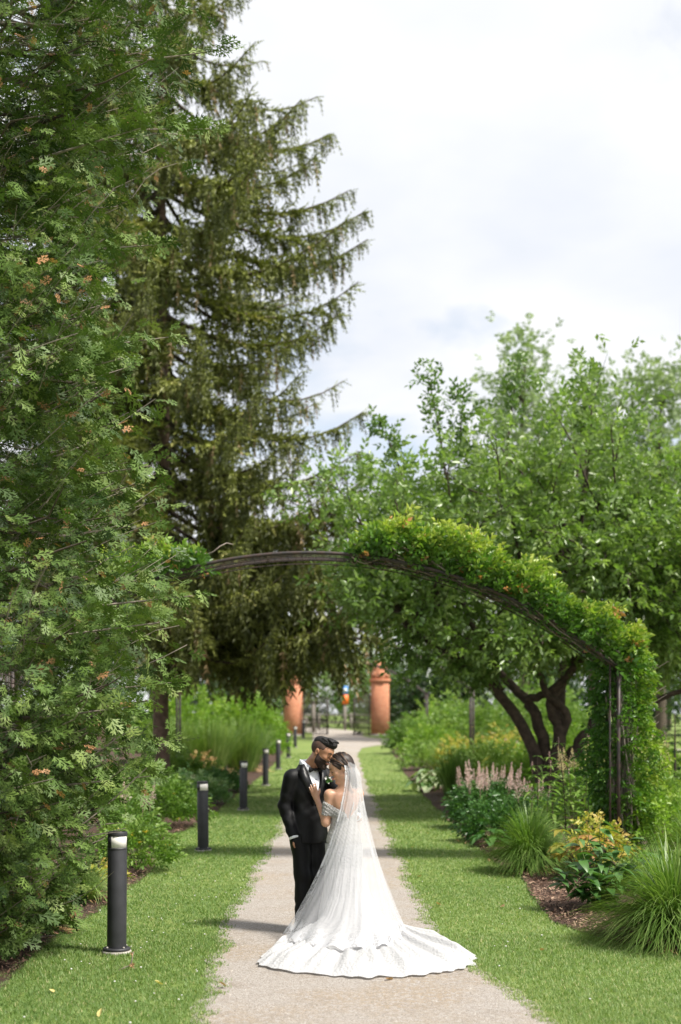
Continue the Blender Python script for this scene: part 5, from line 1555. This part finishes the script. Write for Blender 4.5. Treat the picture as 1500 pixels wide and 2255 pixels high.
    # ---- bow tie
    bt = SDF((-.12, -.26, 1.36), (.22, .06, 1.50), .0030)
    c = G(.0, .112, 1.432)
    bt.ell(c + gf * .004, (.012, .013, .015), fr, .004)
    for s_ in (-1, 1):
        bt.cone(c + gl * s_ * .010, c + gl * s_ * .055, .008, .026, .006, 'add', (gf, .40))
        bt.ell(c + gl * s_ * .075, (.05, .012, .05), fr, .004, 'sub')
    V, Q = bt.mesh(1)
    link('bow_tie', mesh_np('bow_tie', V, Q, True), body, M['satin'])
    # ---- shoes
    for a in (an_r, an_l):
        s = SDF(tuple(a + [-.16, -.28, -.09]), tuple(a + [.24, .12, .06]), .005)
        d = nrm(gf + np.array([.05, 0, 0]))
        s.cone(a + [0, 0, -.025] - d * .05, a + d * .07 + [0, 0, -.038], .040, .036, .02)
        s.cone(a + d * .07 + [0, 0, -.040], a + d * .17 + [0, 0, -.050], .037, .024, .02)
        s.clip(lambda x, y, z: .002 - z)
        V, Q = s.mesh(1)
        link('shoe', mesh_np('shoe', V, Q, True), body, M['shoe'])
    # ---- beard
    s = SDF(tuple(hC - .2), tuple(hC + .2), .005)
    head(s, hC, hfr, 1.04, off=.0045, ears=False)
    def bc(x, y, z):
        q = np.stack([x - hC[0], y - hC[1], z - hC[2]], -1) / 1.04
        f, sd_, u = q @ hfr[0], q @ hfr[1], q @ hfr[2]
        line = -.036 + .30 * np.clip(.055 - f, 0, .03) - .22 * np.clip(f - .055, 0, 1)      # cheek line, up to the sideburn
        line = np.where(f < .02, -.026 + .9 * np.clip(.022 - f, 0, .05), line)
        lips = .011 - np.sqrt((u + .0655) ** 2 + (sd_ * .42) ** 2 + (np.minimum(f - .09, 0)) ** 2)
        nose = np.where((u > -.046) & (np.abs(sd_) < .03), 1, -1) * .01
        return np.maximum.reduce([u - line, -.004 - f, lips, nose, -.135 - u])
    s.clip(bc)
    V, Q = s.mesh(0)
    link('beard', mesh_np('beard', V, Q, True), body, M['beard'])
    # ---- hair: clipped sides and back, full swept top
    s = SDF(tuple(hC - .22), tuple(hC + .22), .005)
    s.ell(P(-.014, 0, .036), np.array((.101, .079, .089)) * 1.04, hfr, .01)
    def fadeclip(x, y, z):
        q = np.stack([x - hC[0], y - hC[1], z - hC[2]], -1) / 1.04
        f, u = q @ hfr[0], q @ hfr[2]
        return np.maximum.reduce([f - (.052 + .10 * (u - .03)), np.where(f > .008, .030 - u, -.03 - u - .15 * (f + .04)), -.075 - u])
    s.clip(fadeclip)
    V, Q = s.mesh(0)
    link('clipped_hair', mesh_np('clipped_hair', V, Q, True), body, M['fade'])
    s = SDF(tuple(hC - .22), tuple(hC + .24), .005)
    s.ell(P(.004, 0, .090), np.array((.098, .073, .048)), hfr, .02)
    s.ell(P(.052, .0, .102), np.array((.052, .060, .038)), hfr, .02)
    s.ell(P(-.06, 0, .075), np.array((.052, .064, .046)), hfr, .02)
    rr = np.random.default_rng(9)
    for k in range(70):
        sdv = rr.uniform(-.060, .060); f0 = rr.uniform(.02, .09)
        hgt = .118 + .020 * (f0 / .09) - 3.2 * sdv ** 2
        s.cone(P(f0, sdv, hgt), P(f0 - .05, sdv + rr.normal(0, .006), hgt + .006 - .25 * max(0, .03 - f0)), .0065, .004, .004)
    s.clip(lambda x, y, z: (.052 - .10 * 0) - (((x - hC[0]) * hfr[2][0] + (y - hC[1]) * hfr[2][1] + (z - hC[2]) * hfr[2][2]) / 1.04))
    V, Q = s.mesh(0)
    link('hair', mesh_np('hair', V, Q, True), body, M['hair_him'])
    # ---- brows, lowered lids, lips
    for s_ in (-1, 1):
        MB().add(*tube([P(.098, s_ * .012, .024), P(.099, s_ * .028, .031), P(.086, s_ * .050, .026)], [.0035, .0048, .0025], 6)).build('eyebrow', M['hair_him'], body, True)
        MB().add(*tube([P(.0925, s_ * .020, -.002), P(.0965, s_ * .033, -.005), P(.088, s_ * .046, -.003)], [.0018, .0026, .0018], 6)).build('eyelashes', M['lash'], body, True)
    MB().add(*tube([P(.094, -.026, -.060), P(.1060, -.010, -.0655), P(.1075, 0, -.066), P(.1060, .010, -.0655), P(.094, .026, -.060)], [.002, .0048, .0055, .0048, .002], 8)).build('lips', M['lip_him'], body, True)
    # ---- boutonniere on his far lapel
    c = G(.118, .118, 1.325)
    bl = MB()
    rr = np.random.default_rng(4)
    V, F, T = stamp(*leaf_mesh(.5, .1, .1), c + rr.normal(0, .014, (18, 3)), rr.normal(0, .7, (18, 3)) + gf * .8 + [0, 0, .3], rr.normal(0, 1, (18, 3)) + gf, rr.uniform(.03, .055, 18), rr.random(18))
    bl.add(V, F, T); bl.build('boutonniere_leaves', M['deep'], body)
    for k in range(4):
        fl = MB(); q = c + gf * .022 + gl * rr.normal(0, .018) + gu * (rr.normal(0, .020) + .008)
        for a in np.arange(6) * 1.047:
            V, F, T = stamp(*leaf_mesh(.8, .25, -.2), [q], [gl * math.cos(a) + gu * math.sin(a) + gf * .5], [gf], .019, [.6]); fl.add(V, F, T)
        fl.build('boutonniere_flower', M['petal_white'], body)
    return body
groom()

# ---------------------------------------------------------------- the bride
BX, BY = .03, 12.40
bf = nrm(np.array([-.36, .93, 0])); bl = np.array([-bf[1], bf[0], 0]); bu = np.array([0, 0, 1.0])
B = lambda l, f, z: bl * l + bf * f + bu * z
b_sh_l, b_sh_r = B(.132, .0, 1.225), B(-.132, .0, 1.225)
b_el_l, b_wr_l = np.array([-.158, -.055, .985]), np.array([-.236, .085, 1.175])
b_el_r, b_wr_r = np.array([.125, .17, 1.01]), np.array([-.02, .33, 1.10])
bC = np.array([-.030, -.035, 1.455]); bfr = frame((-.90, -.20, -.36), (-.20, -.02, .97))

def lacemat(name, col, scale, bump, alpha=None, edge=None):
    """white cloth with raised thread work; alpha: how much of the net is thread"""
    m, nt, o = newmat(name)
    p = nt.nodes.new('ShaderNodeBsdfPrincipled'); p.inputs['Roughness'].default_value = .75; p.inputs['Base Color'].default_value = (*col, 1)
    p.inputs['Specular IOR Level'].default_value = .25
    tc = nt.nodes.new('ShaderNodeTexCoord')
    v = nt.nodes.new('ShaderNodeTexVoronoi'); v.inputs['Scale'].default_value = scale; v.feature = 'DISTANCE_TO_EDGE'
    n = nt.nodes.new('ShaderNodeTexNoise'); n.inputs['Scale'].default_value = scale * .35; n.inputs['Detail'].default_value = 4
    nt.links.new(tc.outputs['Object'], v.inputs['Vector']); nt.links.new(tc.outputs['Object'], n.inputs['Vector'])
    ad = nt.nodes.new('ShaderNodeMath'); ad.operation = 'MULTIPLY_ADD'; ad.inputs[1].default_value = 1.6
    nt.links.new(v.outputs['Distance'], ad.inputs[0]); nt.links.new(n.outputs['Fac'], ad.inputs[2])
    b = nt.nodes.new('ShaderNodeBump'); b.inputs['Strength'].default_value = bump; b.inputs['Distance'].default_value = .012
    nt.links.new(ad.outputs[0], b.inputs['Height']); nt.links.new(b.outputs[0], p.inputs['Normal'])
    t = nt.nodes.new('ShaderNodeBsdfTranslucent'); t.inputs[0].default_value = (*col, 1)
    mx = nt.nodes.new('ShaderNodeMixShader'); mx.inputs[0].default_value = .3
    nt.links.new(p.outputs[0], mx.inputs[1]); nt.links.new(t.outputs[0], mx.inputs[2])
    last = mx.outputs[0]
    if alpha is not None:
        tr = nt.nodes.new('ShaderNodeBsdfTransparent'); m2 = nt.nodes.new('ShaderNodeMixShader')
        at = nt.nodes.new('ShaderNodeAttribute'); at.attribute_name = 'tint'     # 1 at the lace border and motifs, 0 in plain tulle
        mr = nt.nodes.new('ShaderNodeMapRange'); mr.inputs[1].default_value = .06; mr.inputs[2].default_value = .012
        nt.links.new(v.outputs['Distance'], mr.inputs[0])
        nm = nt.nodes.new('ShaderNodeMapRange'); nm.inputs[1].default_value = .46; nm.inputs[2].default_value = .54
        nt.links.new(n.outputs['Fac'], nm.inputs[0])
        mxx = nt.nodes.new('ShaderNodeMath'); mxx.operation = 'MAXIMUM'; nt.links.new(mr.outputs[0], mxx.inputs[0]); nt.links.new(nm.outputs[0], mxx.inputs[1])
        mu = nt.nodes.new('ShaderNodeMath'); mu.operation = 'MULTIPLY'; nt.links.new(at.outputs['Fac'], mu.inputs[0]); nt.links.new(mxx.outputs[0], mu.inputs[1])
        mm = nt.nodes.new('ShaderNodeMath'); mm.operation = 'MULTIPLY_ADD'; mm.inputs[1].default_value = .8 - alpha * .5; mm.inputs[2].default_value = alpha; mm.use_clamp = True
        nt.links.new(mu.outputs[0], mm.inputs[0])
        nt.links.new(mm.outputs[0], m2.inputs[0]); nt.links.new(tr.outputs[0], m2.inputs[1]); nt.links.new(last, m2.inputs[2])
        last = m2.outputs[0]
    nt.links.new(last, o.inputs[0])
    return m
M['dress'] = lacemat('dress_lace', (.60, .595, .58), 60, .35)
M['sleeve'] = lacemat('sleeve_lace', (.60, .59, .575), 70, .9)
M['train'] = lacemat('train_tulle', (.585, .585, .59), 30, .6)
M['veil'] = lacemat('veil_tulle', (.68, .68, .70), 30, .1, .30)

HEM = np.array([(-.47, 11.86), (-.60, 11.45), (-.645, 11.0), (-.60, 10.82), (-.45, 10.66), (-.30, 10.56), (-.10, 10.46), (.106, 10.38), (.22, 10.34), (.33, 10.42), (.455, 10.39), (.62, 10.47), (.78, 10.60), (.93, 10.72), (1.04, 10.95), (1.07, 11.30), (.99, 11.70),
                (.90, 12.02), (.755, 12.14), (.58, 12.22), (.44, 12.36), (.33, 12.52), (.18, 12.62), (.02, 12.64), (-.13, 12.58), (-.22, 12.44), (-.30, 12.22), (-.38, 12.05)])

def loop_resample(P, n):
    Q = np.concatenate([P, P[:1]]); d = np.concatenate([[0], np.cumsum(np.linalg.norm(np.diff(Q, axis=0), axis=1))])
    # Catmull style smoothing by dense sampling
    t = np.linspace(0, d[-1], 1200, endpoint=False)
    R_ = np.stack([np.interp(t, d, Q[:, i]) for i in range(2)], -1)
    for _ in range(14):
        R_ = (np.roll(R_, 1, 0) + R_ + np.roll(R_, -1, 0)) / 3
    return R_[np.linspace(0, 1199, n, endpoint=False).astype(int)]

def bride():
    sd = SDF((-.40, -.32, -.01), (.34, .48, 1.62), .0072)
    fr = frame(bf, bu)
    sd.ell(B(0, 0, 1.13), (.078, .122, .15), fr, .05)
    sd.cone(b_sh_l, b_sh_r, .045, .045, .05)
    sd.ell(B(0, .005, .99), (.075, .100, .12), fr, .05)
    sd.ell(B(0, .0, .84), (.098, .138, .14), fr, .05)
    for s_ in (-1, 1):          # shoulder blades and the hollow of the spine
        sd.ell(B(s_ * .068, -.058, 1.175), (.020, .042, .06), fr, .04)
        sd.chain([B(s_ * .062, 0, .80), B(s_ * .060, 0, .45), B(s_ * .06, 0, .08)], (.062, .050, .035), .03)
        sd.cone(B(s_ * .06, 0, .05), B(s_ * .06, .10, .02), .028, .018, .02)
    sd.ell(B(0, -.088, 1.10), (.012, .010, .13), fr, .03, 'sub')
    sd.chain([b_sh_l, b_el_l, b_wr_l], (.044, .034, .0235), .03)
    sd.chain([b_sh_r, b_el_r, b_wr_r], (.044, .034, .0235), .03)
    sd.cone(B(0, -.005, 1.24), bC + bfr[0] * -.02 + bfr[2] * -.05, .058, .047, .04)
    P = head(sd, bC, bfr, .96, True)
    # hand laid flat on his lapel, fingers pointing up
    hd = nrm(np.array([-.32, .22, .88]))
    tips = hand(sd, b_wr_l, hd, (.35, .95, -.10), (.9, -.35, .2), .92, (.10, .10, .12, .15), .16, .55)
    hand(sd, b_wr_r, (-.7, .5, .2), (-.3, .6, .0), (.1, .1, 1), .9)
    V, Q = sd.mesh(1)
    body = link('person', mesh_np('body', V, Q, True), None, M['skin_her'], label='woman in a white lace gown and long veil, her back turned, hand on his chest', category='person')
    body.location = (BX, BY, gz(0, BY) + .014)
    for p_, d_ in tips:
        V, F = lathe([(.001, -.0012), (.0045, 0), (.001, .0012)], 10)
        V[:, 1] *= 1.4
        b = MB().add(V, F).build('fingernail', M['nail'], body, True)
        b.location = p_ - d_ * .004 + np.array([.05, -.0065, .0]); b.location.x = p_[0] - d_[0] * .004; b.rotation_euler = (R(80), 0, R(-18))
    # ring
    # ---- bodice
    s = SDF((-.26, -.24, .58), (.26, .26, 1.25), .0068)
    s.ell(B(0, .012, 1.12), (.096, .134, .155), fr, .05)
    s.ell(B(0, .005, .99), (.086, .110, .12), fr, .05)
    s.ell(B(0, .0, .82), (.114, .156, .19), fr, .05)
    s.ell(B(0, -.01, .66), (.118, .156, .16), fr, .05)
    def cutb(x, y, z):
        l = x * bl[0] + y * bl[1]; f = x * bf[0] + y * bf[1]
        top = np.where(f < .02, 1.015 + .95 * np.abs(l + .01), 1.19 - .3 * np.abs(l))      # deep V at the back
        top = np.minimum(top, 1.13)
        return np.maximum(z - top, .60 - z)
    s.clip(cutb)
    V, Q = s.mesh(1); N_ = normals(V, Q)
    V = cloth_noise(V, N_, [((180, 60, 150), 0, .0014, None), ((-120, 170, 90), 1, .0014, None)])
    link('bodice', mesh_np('bodice', V, Q, True), body, M['dress'])
    # ---- off shoulder lace sleeve over the near arm, and its twin
    for (sh_, el_, sg) in ((b_sh_l, b_el_l, 1), (b_sh_r, b_el_r, -1)):
        s = SDF(tuple(np.minimum(sh_, el_) - [.14, .14, .10]), tuple(np.maximum(sh_, el_) + [.26, .16, .10]), .0060)
        a = sh_ + (el_ - sh_) * .34; b = sh_ + (el_ - sh_) * .70
        s.cone(a, b, .052, .047, .01)
        if sg == 1:
            s.cone(b + [.01, -.01, .02], B(.035, -.095, 1.035), .036, .030, .03, 'add', (nrm(np.array([.3, -1, 0])), .55))
            s.cone(a + [.01, -.012, -.02], B(.07, -.092, 1.06), .034, .032, .03, 'add', (nrm(np.array([.3, -1, 0])), .5))
        s.clip(lambda x, y, z: np.maximum((z - (a[2] + .008 - .55 * (x - a[0]))), (b[2] - .012 - .10 * (x - b[0])) - z) if sg == 1 else np.maximum(z - a[2] - .01, b[2] - z))
        V, Q = s.mesh(1); N_ = normals(V, Q)
        V = cloth_noise(V, N_, [((160, 90, 190), 0, .0022, None), ((-190, 120, 110), 1, .0022, None)])
        link('lace_sleeve', mesh_np('lace_sleeve', V, Q, True), body, M['sleeve'])
    for l0, l1 in ((.092, .012), (-.092, -.012)):        # thin straps
        Pn = [B(l0, .03, 1.262), B(l0, -.02, 1.268), B(l0 * .82, -.062, 1.225), B((l0 + l1) / 2, -.090, 1.13), B(l1, -.088, 1.03)]
        MB().add(*tube(Pn, .0042, 6)).build('strap', M['dress'], body, True)
    # ---- skirt and train: one cloth from the hips to the hem on the gravel
    n, m = 200, 56
    hem = loop_resample(HEM, n) - [BX, BY]
    # line the hip ring up with the hem by direction
    ang = np.unwrap(np.arctan2(hem[:, 1] + .0, hem[:, 0]))
    base_a = np.linspace(ang[0], ang[0] + np.sign(ang[-1] - ang[0]) * 2 * np.pi * (n - 1) / n, n)
    aa = .55 * base_a + .45 * ang
    rr = np.random.default_rng(21)
    V = np.zeros((m, n, 3))
    ph = rr.uniform(0, 6.28, 8)
    th = np.linspace(0, 2 * np.pi, n, endpoint=False)
    for j in range(m):
        s_ = j / (m - 1)
        zb = np.interp(s_, [0, .18, .36, .46, .56, .72, 1], [.80, .60, .36, .20, .105, .062, .022])
        w = np.interp(s_, [0, .18, .36, .46, .56, .72, 1], [0, .0, .055, .15, .30, .56, 1.0])
        grow_ = np.interp(s_, [0, .18, .36, .46], [1.0, .97, 1.08, 1.25])
        ex, ey = .166 * grow_, .128 * grow_
        ring = np.stack([ex * np.cos(aa) * bl[0] * -1 + ey * np.sin(aa) * 0, 0 * aa], -1)
        ring = np.stack([np.cos(aa) * (ex * abs(bl[0]) + .01), np.sin(aa) * (ey + .012)], -1) + [0.0, -.01]
        xy = ring * (1 - w) + hem * w
        fold = np.interp(s_, [0, .2, .45, .7, 1], [0, .004, .012, .018, .016])
        wave = np.sin(15 * th + ph[0] + 2 * np.sin(3 * th + 4 * s_)) * .6 + np.sin(27 * th + ph[1] - 5 * s_) * .35 + np.sin(41 * th + ph[2] + 9 * s_) * .2
        rad = nrm(np.concatenate([xy, 0 * xy[:, :1]], 1))[:, :2]
        xy = xy + rad * (fold * wave)[:, None]
        lie = np.interp(s_, [0, .46, .6, 1], [0, 0, 1, 1])
        crumple = .016 * np.sin(10 * th + 2.5 * np.sin(2 * th + 1) + 2.5 * s_ + ph[3]) + .011 * np.sin(21 * th + 1.5 * np.sin(3 * th) - 3 * s_ + ph[4]) + .008 * np.sin(47 * th + 5 * s_ + 2 * np.sin(5 * th) + ph[5]) + .007 * np.sin(5 * th + 13 * s_ + ph[6]) * np.sin(7 * th - 6 * s_)
        rear = np.clip((hem[:, 1] + .55) / .4, 0, 1)            # hem close to her feet stays low
        z = zb + lie * (.034 + crumple) * (1 - .4 * rear) + fold * .4 * wave * (1 - lie)
        if s_ > .90:
            z = z * (1 - (s_ - .90) / .10 * .80)
            xy = xy + rad * (.020 * np.sin(37 * th + 2 * np.sin(7 * th)) * (s_ - .90) / .10)[:, None]
        V[j, :, :2] = xy; V[j, :, 2] = np.maximum(z, .004)
    jj, ii = np.meshgrid(np.arange(m - 1), np.arange(n), indexing='ij'); i2 = (ii + 1) % n
    Q = np.stack([jj * n + ii, jj * n + i2, (jj + 1) * n + i2, (jj + 1) * n + ii], -1).reshape(-1, 4)
    link('skirt_train', mesh_np('skirt_train', V.reshape(-1, 3), Q, True), body, M['train'])
    # ---- veil
    nu, nv = 140, 64
    hemv = np.array([(-.478, 11.90), (-.43, 11.55), (-.30, 11.28), (-.08, 11.12), (.15, 11.05), (.36, 11.20), (.50, 11.55), (.575, 12.00), (.52, 12.34)]) - [BX, BY]
    u = np.linspace(0, 1, nu); k = u * (len(hemv) - 1)
    hx = np.interp(k, np.arange(len(hemv)), hemv[:, 0]); hy = np.interp(k, np.arange(len(hemv)), hemv[:, 1])
    for _ in range(30):
        hx[1:-1] = (hx[:-2] + hx[1:-1] + hx[2:]) / 3; hy[1:-1] = (hy[:-2] + hy[1:-1] + hy[2:]) / 3
    topc = P(-.070, 0, .098)
    a = np.linspace(R(258), R(425), nu)                         # round the back of the head, from the camera side to the far side
    for lay in (0, 1):
        V = np.zeros((nv, nu, 3)); T = np.zeros((nv, nu))
        hair_c = np.array([bC[0] + .045, bC[1]])
        for j in range(nv):
            v = j / (nv - 1)
            z = topc[2] + .012 - (topc[2] - .05) * v
            z = topc[2] + .014 - (topc[2] - .085) * v ** .92
            e = min(1, v / .10) ** .5
            ring_r = .020 + (.100 - .020) * e - .012 * lay
            sp = np.interp(v, [0, .1, .25, .5, 1], [0, 0, .014, .03, .06])
            cx = np.interp(v, [0, .10, 1], [topc[0] - .0, hair_c[0] + .028, hair_c[0] + .05]); cy = np.interp(v, [0, .1, 1], [topc[1], hair_c[1] - .02, hair_c[1] - .06])
            ex = cx + (ring_r + sp) * np.cos(a) * np.interp(v, [0, .1, .3, 1], [1, .95, .92, 1]); ey = cy + (ring_r + sp) * np.sin(a)
            w = max(0, (v - .02) / .98) ** 1.72
            x = ex * (1 - w) + hx * w; y = ey * (1 - w) + hy * w
            amp = np.interp(v, [0, .08, .3, .7, 1], [.001, .005, .009, .015, .016]) * (.55 + .45 * np.sin(2 * np.pi * 1.7 * u + 2 * lay + 1))
            wave = np.sin(2 * np.pi * (6.5 + 2.3 * lay) * u + 1.0 + 2 * lay + .6 * np.sin(3 * v)) * .7 + np.sin(2 * np.pi * (13 + 4 * lay) * u + 2.4 * v + 2) * .45 + np.sin(2 * np.pi * 23 * u - 1.5 * v) * .25
            tx = np.gradient(x); ty = np.gradient(y); ln = np.maximum(np.hypot(tx, ty), 1e-6)
            x = x + ty / ln * amp * wave; y = y - tx / ln * amp * wave
            zz = z + np.zeros(nu)
            over = np.clip((v - .80) / .20, 0, 1)
            zz = zz + over * .02 * np.sin(2 * np.pi * 9 * u + 5 * v)
            if lay:
                x = x * .94 + .06 * cx * 1.0; y = y * .95
            V[j] = np.stack([x, y, np.maximum(zz, .05 - .03 * (np.minimum(u, 1 - u) < .06))], -1)
            edge = np.minimum(np.minimum(u, 1 - u) / .055, (1 - v) / .075)
            T[j] = np.clip(1.35 - edge * 1.0, 0, 1)
        jj, ii = np.meshgrid(np.arange(nv - 1), np.arange(nu - 1), indexing='ij')
        Q = np.stack([jj * nu + ii, jj * nu + ii + 1, (jj + 1) * nu + ii + 1, (jj + 1) * nu + ii], -1).reshape(-1, 4)
        link('veil' if lay == 0 else 'veil_underlayer', mesh_np('veil', V.reshape(-1, 3), Q, True, (T if lay == 0 else 0 * T).ravel()), body, M['veil'])
    # ---- hair: parted, swept back over the ear and falling in waves behind the neck
    s = SDF(tuple(bC - .24), tuple(bC + .24), .006)
    s.ell(P(-.024, 0, .046), np.array((.106, .086, .090)) * .96, bfr, .02)
    s.ell(P(-.075, 0, .010), np.array((.056, .072, .075)), bfr, .03)
    s.cone(P(-.070, .03, -.02), P(-.062, .05, -.155), .048, .026, .03)
    s.cone(P(-.075, -.03, -.02), P(-.075, -.03, -.15), .048, .028, .03)
    s.ell(P(.05, .060, .030), np.array((.040, .022, .040)), bfr, .02)
    def hc(x, y, z):
        q = np.stack([x - bC[0], y - bC[1], z - bC[2]], -1) / .96
        f, u_ = q @ bfr[0], q @ bfr[2]; sd_ = q @ bfr[1]
        line = .062 + .30 * np.clip(f - .06, 0, 1) * 0
        front = np.where(u_ < .070, f - (.030 + .65 * np.clip(u_ - .0, -.06, .07)), f - .092)
        return front
    s.clip(hc)
    V, Q = s.mesh(1)
    link('hair', mesh_np('hair', V, Q, True), body, M['hair_her'])
    hd_, hl_ = MB(), MB()
    for k in range(190):
        sg = 1 if rr.random() < .68 else -1
        f0 = rr.uniform(-.085, .074); s0 = rr.uniform(.0, .012) * sg
        wv = rr.uniform(0, 6.28); L_ = rr.uniform(.04, .17)
        pts = [P(f0, s0 + .012, .138 - 4.2 * (f0 + .02) ** 2 - .2 * max(0, f0 - .03)), P(f0 - .012, sg * .060, .116 - 3.5 * (f0 + .02) ** 2 - .1 * max(0, f0)), P(f0 * .55 - .032, sg * (.090 - 1.6 * max(0, -f0 - .03)), .055), P(-.058 + f0 * .3, sg * .090, -.005), P(-.072 + .010 * math.sin(wv), sg * (.074 + .010 * math.cos(wv)), -.055),
               P(-.068 + .012 * math.sin(wv + 1.5), sg * (.060 + .012 * math.cos(wv + 1.5)), -.055 - L_ * .5), P(-.062 + .014 * math.sin(wv + 3), sg * (.052 + .012 * math.cos(wv + 3)), -.055 - L_)]
        pts = np.array(pts) + rr.normal(0, .004, (7, 3))
        kk = np.linspace(0, 6, 16); Pn = np.stack([np.interp(kk, np.arange(7), pts[:, i]) for i in range(3)], -1)
        for _ in range(3):
            Pn[1:-1] = (Pn[:-2] + Pn[1:-1] + Pn[2:]) / 3
        tgt = hl_ if rr.random() < .20 and f0 < .055 else hd_
        tgt.add(*tube(Pn, np.interp(np.linspace(0, 1, 16), [0, .3, .8, 1], [.003, .0062, .0055, .0012]), 5, False))
    hd_.build('hair_locks', M['hair_her'], body, True)
    hl_.build('highlighted_locks', M['hair_her_light'], body, True)
    # ---- face
    for s_ in (-1, 1):
        MB().add(*tube([P(.100, s_ * .012, .023), P(.100, s_ * .028, .031), P(.085, s_ * .050, .027)], [.0018, .0028, .0014], 6)).build('eyebrow', M['hair_her'], body, True)
        MB().add(*tube([P(.0935, s_ * .018, -.003), P(.0985, s_ * .033, -.007), P(.089, s_ * .050, -.002)], [.0018, .0032, .0020], 6)).build('eyelashes', M['lash'], body, True)
    MB().add(*tube([P(.093, -.026, -.057), P(.1055, -.010, -.059), P(.1075, 0, -.059), P(.1055, .010, -.059), P(.093, .026, -.057)], [.0015, .0040, .0045, .0040, .0015], 8)).build('upper_lip', M['lip_her'], body, True)
    MB().add(*tube([P(.092, -.024, -.060), P(.1040, -.010, -.071), P(.1055, 0, -.072), P(.1040, .010, -.071), P(.092, .024, -.060)], [.0015, .0045, .0052, .0045, .0015], 8)).build('lower_lip', M['lip_her'], body, True)
    MB().add(*tube([P(.093, -.021, -.0615), P(.1035, -.008, -.0648), P(.1045, 0, -.065), P(.1035, .008, -.0648), P(.093, .021, -.0615)], [.0012, .0030, .0032, .0030, .0012], 6)).build('teeth', M['teeth'], body, True)
    er = MB()
    c = P(-.010, .088, -.040)
    for k in range(7):
        q = c - np.array([0, 0, .0095 * k]); rad = (.0058, .0042, .0048, .0042, .0052, .0044, .0062)[k]
        v_, f_ = lathe([(rad * .1, -rad), (rad * .8, -rad * .6), (rad, 0), (rad * .8, rad * .6), (rad * .1, rad)], 8); er.add(v_ + q, f_)
    er.build('earring', M['pearl'], body, True)
    return body
bride()
